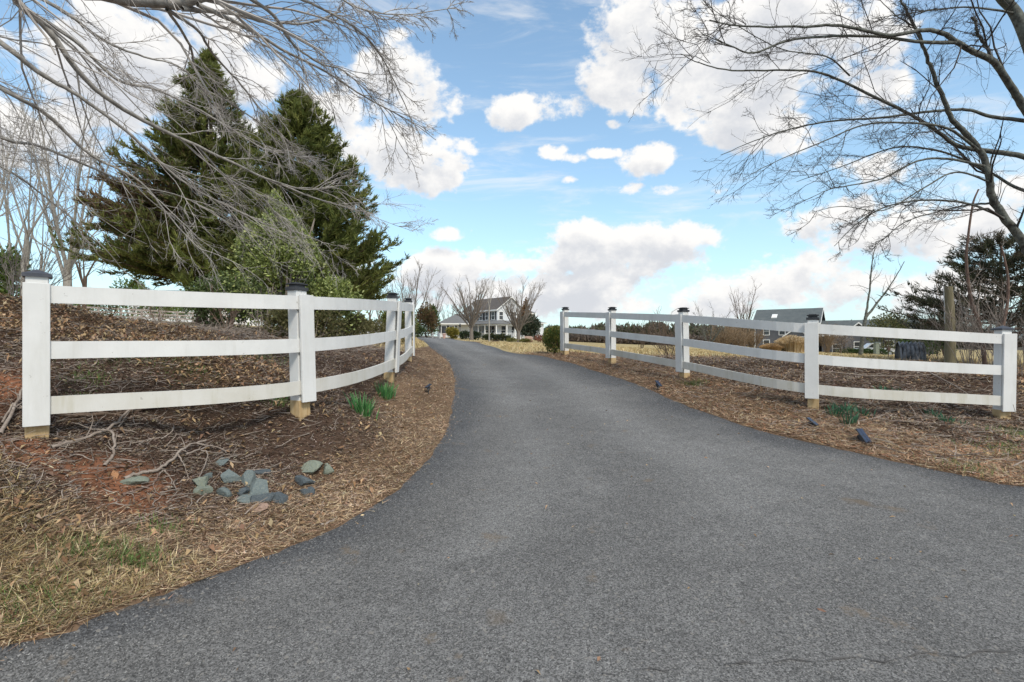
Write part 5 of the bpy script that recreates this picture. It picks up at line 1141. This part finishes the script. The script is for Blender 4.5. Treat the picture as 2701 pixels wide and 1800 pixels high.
# white farmhouse: local x runs along the gable end, local y along the front
hp = P(1311, 894, 104); hp.z = gz(hp.x, hp.y); house = empty('white_house', hp, R(40.5)); tag(house, 'white two-storey farmhouse with wrap-around porch and brown roof', 'house')
gable_block(house, 0, 7.2, 0, 11.8, -.6, 6.1, 8.7, 'y', M['siding'], M['roof_brown'])
for yy_ in (1.3, 3.4, 5.5, 7.6, 9.7): window(house, 0, yy_, 4.0, .95, 1.55, '-x', shut=True)
for xx_ in (1.0, 4.6): window(house, xx_, 0, 4.0, .95, 1.55, '-y')
for yy_ in (1.3, 3.4, 9.7): window(house, 0, yy_, .95, 1.0, 1.7, '-x', shut=True)
for xx_ in (1.6, 4.4): window(house, xx_, 0, .95, 1.1, 1.7, '-y')
dr = MB().box(-.06, -.003, 5.2, 6.5, .45, 2.75).build('door', M['trim'], house); MB().box(-.075, -.061, 5.5, 6.2, 1.2, 2.5).build('pane', M['glass'], dr)
# small front gable over the second floor
mb = MB(); mb.prism([(6.6, 5.6), (9.2, 5.6), (7.9, 7.2)], -.35, 2.6, lambda p, a: (a, p[0], p[1])); dm = mb.build('dormer', M['siding'], house)
rb = MB(); rb.prism([(6.4, 5.55), (7.9, 7.25), (7.9, 7.45), (6.4, 5.75)], -.6, 2.9, lambda p, a: (a, p[0], p[1])); rb.prism([(7.9, 7.25), (9.4, 5.55), (9.4, 5.75), (7.9, 7.45)], -.6, 2.9, lambda p, a: (a, p[0], p[1])); rb.build('dormer_roof', M['roof_brown'], dm)
tb = MB(); tb.prism([(6.4, 5.40), (7.9, 7.10), (7.9, 7.42), (6.4, 5.72)], -.66, -.604, lambda p, a: (a, p[0], p[1])); tb.prism([(7.9, 7.10), (9.4, 5.40), (9.4, 5.72), (7.9, 7.42)], -.66, -.604, lambda p, a: (a, p[0], p[1])); tb.build('rake_board', M['trim'], dm)
# wrap-around porch
D = 2.5; pl = [(-D, 11.8), (-D, .2), (-D * .55, -D * .75), (.4, -D), (7.2, -D)]; wl = [(-.004, 11.8), (-.004, 1.0), (-.004, -.004), (.6, -.004), (7.2, -.004)]
mb = MB(); fl = MB(); bm_ = MB()
for i in range(4):
    a, b_, c2, d2_ = pl[i], pl[i + 1], wl[i + 1], wl[i]
    ex = 1.10
    oa = (d2_[0] + (a[0] - d2_[0]) * ex, d2_[1] + (a[1] - d2_[1]) * ex); ob = (c2[0] + (b_[0] - c2[0]) * ex, c2[1] + (b_[1] - c2[1]) * ex)
    mb.hexa([(*oa, 2.95), (*ob, 2.95), (*c2, 3.70), (*d2_, 3.70), (*oa, 3.07), (*ob, 3.07), (*c2, 3.82), (*d2_, 3.82)])
    fl.hexa([(*a, .22), (*b_, .22), (*c2, .22), (*d2_, .22), (*a, .42), (*b_, .42), (*c2, .42), (*d2_, .42)])
    na2 = Vector((b_[0] - a[0], b_[1] - a[1], 0)).normalized(); nr2 = Vector((-na2.y, na2.x, 0)) * .10
    bm_.hexa([(a[0], a[1], 2.70), (b_[0], b_[1], 2.70), (b_[0] + nr2.x, b_[1] + nr2.y, 2.70), (a[0] + nr2.x, a[1] + nr2.y, 2.70), (a[0], a[1], 2.93), (b_[0], b_[1], 2.93), (b_[0] + nr2.x, b_[1] + nr2.y, 2.93), (a[0] + nr2.x, a[1] + nr2.y, 2.93)])
pr_ = mb.build('porch_roof', M['roof_grey'], house); bm_.build('beam', M['trim'], pr_); pf = fl.build('porch_floor', M['trim'], house)
cols_ = [(-D + .1, y_) for y_ in (11.6, 9.5, 7.4, 5.3, 3.2, 1.0)] + [(-D * .6, -D * .62), (.5, -D + .1), (2.7, -D + .1), (4.9, -D + .1), (7.0, -D + .1)]
for x_, y_ in cols_: MB().box(x_ - .10, x_ + .10, y_ - .10, y_ + .10, .42, 2.72).build('porch_post', M['trim'], house)
for (xa, ya), (xb, yb) in list(zip(cols_[:-1], cols_[1:]))[0:2] + list(zip(cols_[:-1], cols_[1:]))[3:10]:
    d = Vector((xb - xa, yb - ya, 0)); L_ = d.length; d.normalize(); n = Vector((-d.y, d.x, 0)); a3 = Vector((xa, ya, 0)); rl = MB()
    for z_ in (.55, 1.15): obox(rl, a3 + d * (L_ / 2), d, n, L_ / 2 - .101, .03, z_, z_ + .07)
    for k_ in range(1, int(L_ / .22)): obox(rl, a3 + d * (k_ * .22), d, n, .02, .02, .621, 1.149)
    rl.build('railing', M['trim'], house)
sk = MB()
for i in range(4):
    a, b_ = pl[i], pl[i + 1]; sk.hexa([(a[0]*.98, a[1]*.98, -.7), (b_[0]*.98, b_[1]*.98, -.7), (b_[0]*.95, b_[1]*.95, -.7), (a[0]*.95, a[1]*.95, -.7), (a[0]*.98, a[1]*.98, .219), (b_[0]*.98, b_[1]*.98, .219), (b_[0]*.95, b_[1]*.95, .219), (a[0]*.95, a[1]*.95, .219)])
sk.build('porch_skirt', M['trim'], house)
for k_ in range(3): MB().box(-D - .9 + .3 * k_, -D - .601 + .3 * k_, 5.0, 6.9, -.5, -.12 + .13 * k_).build('step', M['trim'], house)
# rear block and sun room to the right
MB().box(7.201, 14.4, 4.5, 12.5, -.6, 5.9).build('wall', M['siding'], house); hip_roof(house, 7.2, 14.4, 4.5, 12.5, 5.95, 8.1, (8.6, 8.4, 11.0, 8.6), M['roof_slate'])
MB().box(14.401, 18.4, 5.5, 11, .2, 3.6).build('wall', M['siding'], house); MB().box(14.41, 18.45, 5.4, 11.05, -1.2, .199).build('footing', M['brick'], house); hip_roof(house, 15.05, 18.4, 5.5, 11, 3.85, 4.7, (16.2, 8, 16.9, 8.3), M['roof_grey'], .6)
window(house, 9.6, 4.5, 3.8, 1.0, 1.5, '-y')
# garage wing to the left, squarer to the drive
from mathutils import Matrix
wr = R(12 - 40.5); wc = Matrix.Rotation(-R(40.5), 3, 'Z') @ (Vector((P(1186, 890, 100).x, 100, 0)) - Vector((hp.x, hp.y, 0)))
def wingp(mb): 
    Rm = Matrix.Rotation(wr, 3, 'Z'); mb.v = [tuple(Rm @ Vector(p) + Vector((wc.x, wc.y, 0))) for p in mb.v]; return mb
wingp(MB().box(-2.0, 1.5, 0, 6.5, -.6, 3.0)).build('wall', M['siding'], house); wingp(MB().box(1.501, 4.2, 1.6, 6.5, -.6, 3.0)).build('wall', M['siding'], house)
mb = MB(); x0, x1, y0, y1 = -2.5, 4.8, -.5, 7; A_, B_, C_, D_ = (x0, y0, 3.05), (x1, y0, 3.05), (x1, y1, 3.05), (x0, y1, 3.05); Ra, Rb = (1.6, 3.2, 5.1), (3.6, 3.4, 5.1)
mb.poly([A_, B_, Rb, Ra]).poly([B_, C_, Rb]).poly([C_, D_, Ra, Rb]).poly([D_, A_, Ra]); rw = wingp(mb).build('roof', M['roof_grey'], house)
wingp(MB().box(x0, x1, y0, y1, 2.82, 3.046)).build('fascia', M['trim'], rw)
for xx_ in (-1.15, .45):
    f_ = MB()
    for q in ((-.55, .55, 1.0, 1.09), (-.55, .55, 2.5, 2.6), (-.55, -.46, 1.09, 2.5), (.46, .55, 1.09, 2.5)): f_.box(xx_ + q[0], xx_ + q[1], -.07, -.003, q[2], q[3])
    w_ = wingp(f_).build('window', M['trim'], house); wingp(MB().box(xx_ - .46, xx_ + .46, -.03, -.004, 1.09, 2.5)).build('pane', M['glass'], w_)
    for s_ in (-1, 1): wingp(MB().box(xx_ + s_ * .76 - .19, xx_ + s_ * .76 + .19, -.05, -.003, 1.0, 2.6)).build('shutter', M['shutter'], w_)
wingp(MB().box(3.9, 4.1, -.2, 0, -.3, 2.82)).build('porch_post', M['trim'], house)
# porch rocking chairs
def rocker(x_, y_, label):
    p = house.matrix_world if False else Matrix.Translation(hp) @ Matrix.Rotation(R(40.5), 4, 'Z'); w = p @ Vector((x_, y_, .42)); r_ = empty('rocking_chair', w, R(40.5 - 90)); tag(r_, label, 'chair', 'white rocking chairs on the porch')
    MB().box(-.28, .28, -.25, .25, .40, .45).build('seat', M['trim'], r_)
    bk = MB()
    for k_ in range(5): bk.box(-.24 + k_ * .11, -.20 + k_ * .11, .22, .25, .451, 1.08)
    bk.box(-.29, .29, .215, .255, 1.081, 1.18); bk.build('backrest', M['trim'], r_)
    for s_ in (-1, 1):
        for yq in (-.2, .22): MB().box(s_ * .26 - .025, s_ * .26 + .025, yq - .025, yq + .025, .05, .399).build('leg', M['trim'], r_)
        MB().box(s_ * .26 - .02, s_ * .26 + .02, -.4, .45, .0, .049).build('rocker', M['trim'], r_)
for x_, y_ in ((-1.2, 8.6), (-1.2, 4.2), (3.2, -1.2)): rocker(x_, y_, 'white slatted rocking chair on the farmhouse porch')
# dark blue house on the right
hp2 = P(1990, 926, 96); hp2.z = gz(hp2.x, hp2.y) - .2; ang2 = math.atan2(-.6, .8); blue = empty('blue_house', hp2, ang2); tag(blue, 'dark slate-blue two-storey house with long shingle roof and lower wing', 'house')
z0 = P(0, 852, 93).z - hp2.z; z1 = P(0, 815, 93).z - hp2.z
gable_block(blue, 0, 10.2, 0, 8, -1.2, z0, z1, 'x', M['siding_blue'], M['roof_slate'], .45)
MB().box(-.02, .14, -.04, -.003, -1, z0 - .1).build('corner_board', M['trim'], blue)
for xx_ in (2.0, 4.6): window(blue, xx_, 0, z0 - 2.15, .9, 1.35, '-y'); window(blue, xx_, 0, .45, .95, 1.5, '-y')
window(blue, 8.6, 0, z0 - 2.15, .9, 1.35, '-y'); window(blue, 8.6, 0, .45, .95, 1.5, '-y')
MB().hexa([(2.5, 2.0, 0), (3.4, 2.0, 0), (3.4, 2.9, 0), (2.5, 2.9, 0), (2.5, 2.0, .25), (3.4, 2.0, .25), (3.4, 2.9, .25), (2.5, 2.9, .25)])
sl2 = (z1 - z0) / 4.0
sk_ = MB(); sk_.hexa([(2.6, 1.2, z0 + sl2 * 1.2 + .10), (3.5, 1.2, z0 + sl2 * 1.2 + .10), (3.5, 2.2, z0 + sl2 * 2.2 + .10), (2.6, 2.2, z0 + sl2 * 2.2 + .10), (2.6, 1.2, z0 + sl2 * 1.2 + .32), (3.5, 1.2, z0 + sl2 * 1.2 + .32), (3.5, 2.2, z0 + sl2 * 2.2 + .32), (2.6, 2.2, z0 + sl2 * 2.2 + .32)])
sk_.build('skylight', M['trim'], blue)
# entrance gable
mb = MB(); mb.prism([(5.1, 2.6), (9.1, 2.6), (7.1, 4.0)], -1.6, -.01, lambda p, a: (p[0], a, p[1])); pg = mb.build('porch_gable', M['siding_blue'], blue)
rb = MB(); rb.prism([(4.9, 2.5), (7.1, 4.05), (7.1, 4.2), (4.9, 2.65)], -1.8, -.01, lambda p, a: (p[0], a, p[1])); rb.prism([(7.1, 4.05), (9.3, 2.5), (9.3, 2.65), (7.1, 4.2)], -1.8, -.01, lambda p, a: (p[0], a, p[1])); rb.build('porch_roof', M['roof_slate'], pg)
tb = MB(); tb.prism([(4.9, 2.42), (7.1, 3.97), (7.1, 4.18), (4.9, 2.63)], -1.86, -1.804, lambda p, a: (p[0], a, p[1])); tb.prism([(7.1, 3.97), (9.3, 2.42), (9.3, 2.63), (7.1, 4.18)], -1.86, -1.804, lambda p, a: (p[0], a, p[1])); tb.box(5.2, 9.0, -1.66, -1.604, 2.45, 2.6); tb.build('rake_board', M['trim'], pg)
for x_ in (5.4, 8.8): MB().box(x_ - .09, x_ + .09, -1.6, -1.42, -1.0, 2.59).build('porch_post', M['tan'], blue)
# wing
zr3 = P(0, 846, 88).z - hp2.z; gable_block(blue, 10.7, 26, 1.2, 8.2, -1.6, zr3 - 2.3, zr3, 'x', M['siding_blue'], M['roof_slate'], .4)
ze3 = zr3 - 2.3
mb = MB(); mb.prism([(14.2, ze3 - .1), (18.2, ze3 - .1), (16.2, ze3 + 1.75)], -.6, 4.0, lambda p, a: (p[0], a, p[1])); wg = mb.build('wing_gable', M['siding_blue'], blue)
MB().box(14.3, 18.1, -.6, 1.199, -1.6, ze3 - .101).build('wall', M['siding_blue'], blue)
rb = MB(); rb.prism([(13.9, ze3 - .25), (16.2, ze3 + 1.85), (16.2, ze3 + 2.02), (13.9, ze3 - .08)], -.9, 4.2, lambda p, a: (p[0], a, p[1])); rb.prism([(16.2, ze3 + 1.85), (18.5, ze3 - .25), (18.5, ze3 - .08), (16.2, ze3 + 2.02)], -.9, 4.2, lambda p, a: (p[0], a, p[1])); rb.build('gable_roof', M['roof_slate'], wg)
tb = MB(); tb.prism([(13.9, ze3 - .38), (16.2, ze3 + 1.72), (16.2, ze3 + 1.98), (13.9, ze3 - .12)], -.96, -.904, lambda p, a: (p[0], a, p[1])); tb.prism([(16.2, ze3 + 1.72), (18.5, ze3 - .38), (18.5, ze3 - .12), (16.2, ze3 + 1.98)], -.96, -.904, lambda p, a: (p[0], a, p[1])); tb.build('rake_board', M['trim'], wg)
window(blue, 13.0, 1.2, -.2, 1.3, 1.4, '-y'); window(blue, 20.3, 1.2, .2, 1.1, 1.6, '-y'); window(blue, 16.2, -.6, .1, 1.2, 1.5, '-y')
# pale houses in the left background
for px, d, w_, hh, lb, wm in ((425,86,5.0,3.4,'pale grey house behind the far rail fence', 'siding'), (592,92,5.5,4.0,'white house glimpsed between cedar trunk and holly', 'trim')):
    c_ = P(px, 850, d); c_.z = gz(c_.x, c_.y); hs = empty('pale_house', c_, R(8)); tag(hs, lb, 'house')
    gable_block(hs, -w_, w_, 0, 7, -.8, hh, hh + 2.0, 'x', M[wm], M['roof_grey'])
    for xx_ in (-3.2, -1.2, 1.0, 3.2): window(hs, xx_, 0, 1.0, 1.0, 1.4, '-y')
c_ = P(1000, 880, 92); c_.z = gz(c_.x, c_.y); hs = empty('grey_shed', c_, R(-6)); tag(hs, 'low grey roofed shed behind the parked white car', 'shed')
gable_block(hs, -5.5, 2.6, 0, 5, -.8, 1.5, 2.1, 'x', M['tan'], M['roof_grey']); MB().box(-3, -1.2, -.05, -.003, -.3, 1.35).build('door', M['shutter'], hs)

# ------------------------------------------------------------------ vehicles
def wheel(parent, x, y, r, w, s_):
    a = MB(); a.cyl((x, y, r), (x, y + s_ * w, r), r, r, 20); t_ = a.build('wheel', M['tyre'], parent)
    b_ = MB(); b_.cyl((x, y - s_ * .012, r), (x, y - s_ * .002, r), r * .66, r * .62, 14); b_.build('rim', M['rim'], t_)
def car(px, py, d, yaw, label, L=4.6, name='parked_car'):
    c_ = P(px, py, d); c_.z = gz(c_.x, c_.y); root = empty(name, c_, yaw); tag(root, label, 'car'); h = L / 2; w = .88
    body = [(-h, .35), (-h + .05, .75), (-h + .15, .98), (-h + .75, 1.05), (h - 1.35, 1.00), (h - .2, .86), (h, .62), (h - .02, .35), (h - .45, .22), (-h + .3, .22)]
    mb = MB(); mb.prism(body, -w, w, lambda p, a: (p[0], a, p[1])); mb.build('body', M['carpaint'], root, .03)
    cab = [(-h + .35, 1.02), (-h + .75, 1.46), (-h + 1.2, 1.60), (.15, 1.60), (.75, 1.40), (h - 1.15, .98)]
    mb = MB(); mb.prism(cab, -w * .86, w * .86, lambda p, a: (p[0], a, p[1])); cb = mb.build('cabin', M['carpaint'], root, .03)
    for s_ in (-1, 1):
        for g_ in ([(-h + .70, 1.06), (-h + .95, 1.40), (-h + 1.35, 1.50), (-h + 1.40, 1.06)], [(-h + 1.48, 1.06), (-h + 1.45, 1.51), (.05, 1.52), (.05, 1.06)], [(.12, 1.06), (.12, 1.52), (.60, 1.36), (h - 1.4, 1.05)]):
            y_ = s_ * w * .875; MB().poly([(p[0], y_, p[1]) for p in (g_ if s_ < 0 else g_[::-1])]).build('window', M['glass'], cb)
    y2 = -w * .74; MB().poly([(-h + .36, y2, 1.06), (-h + .36, -y2, 1.06), (-h + .70, -y2 * .95, 1.45), (-h + .70, y2 * .95, 1.45)]).build('rear_window', M['glass'], cb)
    MB().poly([(h - 1.17, -y2, 1.03), (h - 1.17, y2, 1.03), (.76, y2 * .95, 1.42), (.76, -y2 * .95, 1.42)]).build('windscreen', M['glass'], cb)
    for x_ in (-h + .85, h - .95):
        for s_ in (-1, 1): wheel(root, x_, s_ * (w - .20 if s_ < 0 else w - .20) + s_ * .22, .34, .22, -s_)
    for s_ in (-1, 1):
        MB().box(-h - .02, -h + .12, s_ * .66 - .18, s_ * .66 + .18, .76, .92).build('tail_light', M['redlamp'], root, .01); MB().box(h - .25, h - .02, s_ * .64 - .16, s_ * .64 + .16, .70, .80).build('headlight', M['lens'], root, .01)
    MB().box(-h - .04, -h + .05, -w + .1, w - .1, .30, .52).build('bumper', M['black'], root, .01)
    return root
car(972,884,76,R(180),'white hatchback car parked beyond the left fence')
car(1040,884,82,R(168),'second white car parked behind the hatchback, mostly hidden by fence posts', 4.4)
def pickup(px, py, d, yaw, label):
    c_ = P(px, py, d); c_.z = gz(c_.x, c_.y); root = empty('pickup_truck', c_, yaw); tag(root, label, 'truck'); h = 2.75; w = .95
    for pr_, nm in (([(-h, .55), (-h, 1.12), (-.75, 1.12), (-.75, .55)], 'bed'), ([(-.745, .45), (-.745, 1.18), (1.25, 1.18), (2.45, 1.05), (h, .85), (h, .5), (2.4, .42)], 'body')):
        mb = MB(); mb.prism(pr_, -w, w, lambda p, a: (p[0], a, p[1])); mb.build(nm, M['carpaint'], root, .03)
    mb = MB(); mb.prism([(-.72, 1.15), (-.62, 1.80), (-.45, 1.88), (.55, 1.86), (1.35, 1.17)], -w * .88, w * .88, lambda p, a: (p[0], a, p[1])); cb = mb.build('cabin', M['carpaint'], root, .03)
    for s_ in (-1, 1):
        y_ = s_ * w * .893
        for g_ in ([(-.6, 1.22), (-.52, 1.72), (.0, 1.75), (.0, 1.22)], [(.08, 1.22), (.08, 1.75), (.48, 1.74), (1.05, 1.22)]): MB().poly([(p[0], y_, p[1]) for p in (g_ if s_ < 0 else g_[::-1])]).build('window', M['glass'], cb)
        for x_ in (-1.75, 1.75): wheel(root, x_, s_ * (w + .02), .40, .25, -s_)
        MB().box(-h - .02, -h + .1, s_ * .82 - .08, s_ * .82 + .08, .75, 1.05).build('tail_light', M['redlamp'], root); MB().box(h - .2, h + .01, s_ * .72 - .14, s_ * .72 + .14, .72, .86).build('headlight', M['lens'], root)
    MB().box(-h - .1, -h - .001, -w + .05, w - .05, .45, .62).build('bumper', M['rim'], root, .01)
pickup(2303,938,76,R(165),'white pickup truck parked behind the hedge by the blue wing')

# ------------------------------------------------------------------ small things by the house
c_ = P(1171, 893, 80); c_.z = gz(c_.x, c_.y); root = empty('clay_planter', c_); tag(root, 'tall pinkish clay planter at the end of the little white fence', 'planter')
mb = MB(); mb.cyl((0, 0, 0), (0, 0, .75), .18, .28, 14); mb.build('pot', M['clay'], root); mb = MB(); mb.cyl((0, 0, .751), (0, 0, .86), .33, .33, 14); mb.build('rim', M['clay'], root)
c_ = P(1213, 896, 82); c_.z = gz(c_.x, c_.y); root = empty('lamp_post', c_); tag(root, 'thin black lamp post in front of the garage wing', 'lamp post')
MB().cyl((0, 0, -.1), (0, 0, 1.9), .05, .04, 8).build('pole', M['black'], root); MB().box(-.13, .13, -.13, .13, 1.9, 2.3).build('lantern', M['black'], root, .03); MB().cyl((0, 0, 2.3), (0, 0, 2.5), .17, .02, 8).build('lamp_top', M['black'], root)
c_ = P(1392, 904, 80); c_.z = gz(c_.x, c_.y); root = empty('wooden_barrel', c_, R(10)); tag(root, 'tan barrel lying on its side near the magnolia', 'barrel')
q, r_ = limb([Vector((-.7, 0, .48)), Vector((-.35, 0, .48)), Vector((.35, 0, .48)), Vector((.7, 0, .48))], .4, .4, 5); tt = np.linspace(-1, 1, q.shape[1]); r_ = (.50 - .10 * tt ** 2)[None]
V, Fq = tubes(q, r_, 18); npmesh('staves', V, Fq, M['tan'], root, smooth=True)
for s_ in (-1, 1): MB().cyl((s_ * .66, 0, .48), (s_ * .68, 0, .48), .395, .395, 16).build('barrel_head', M['tan'], root)
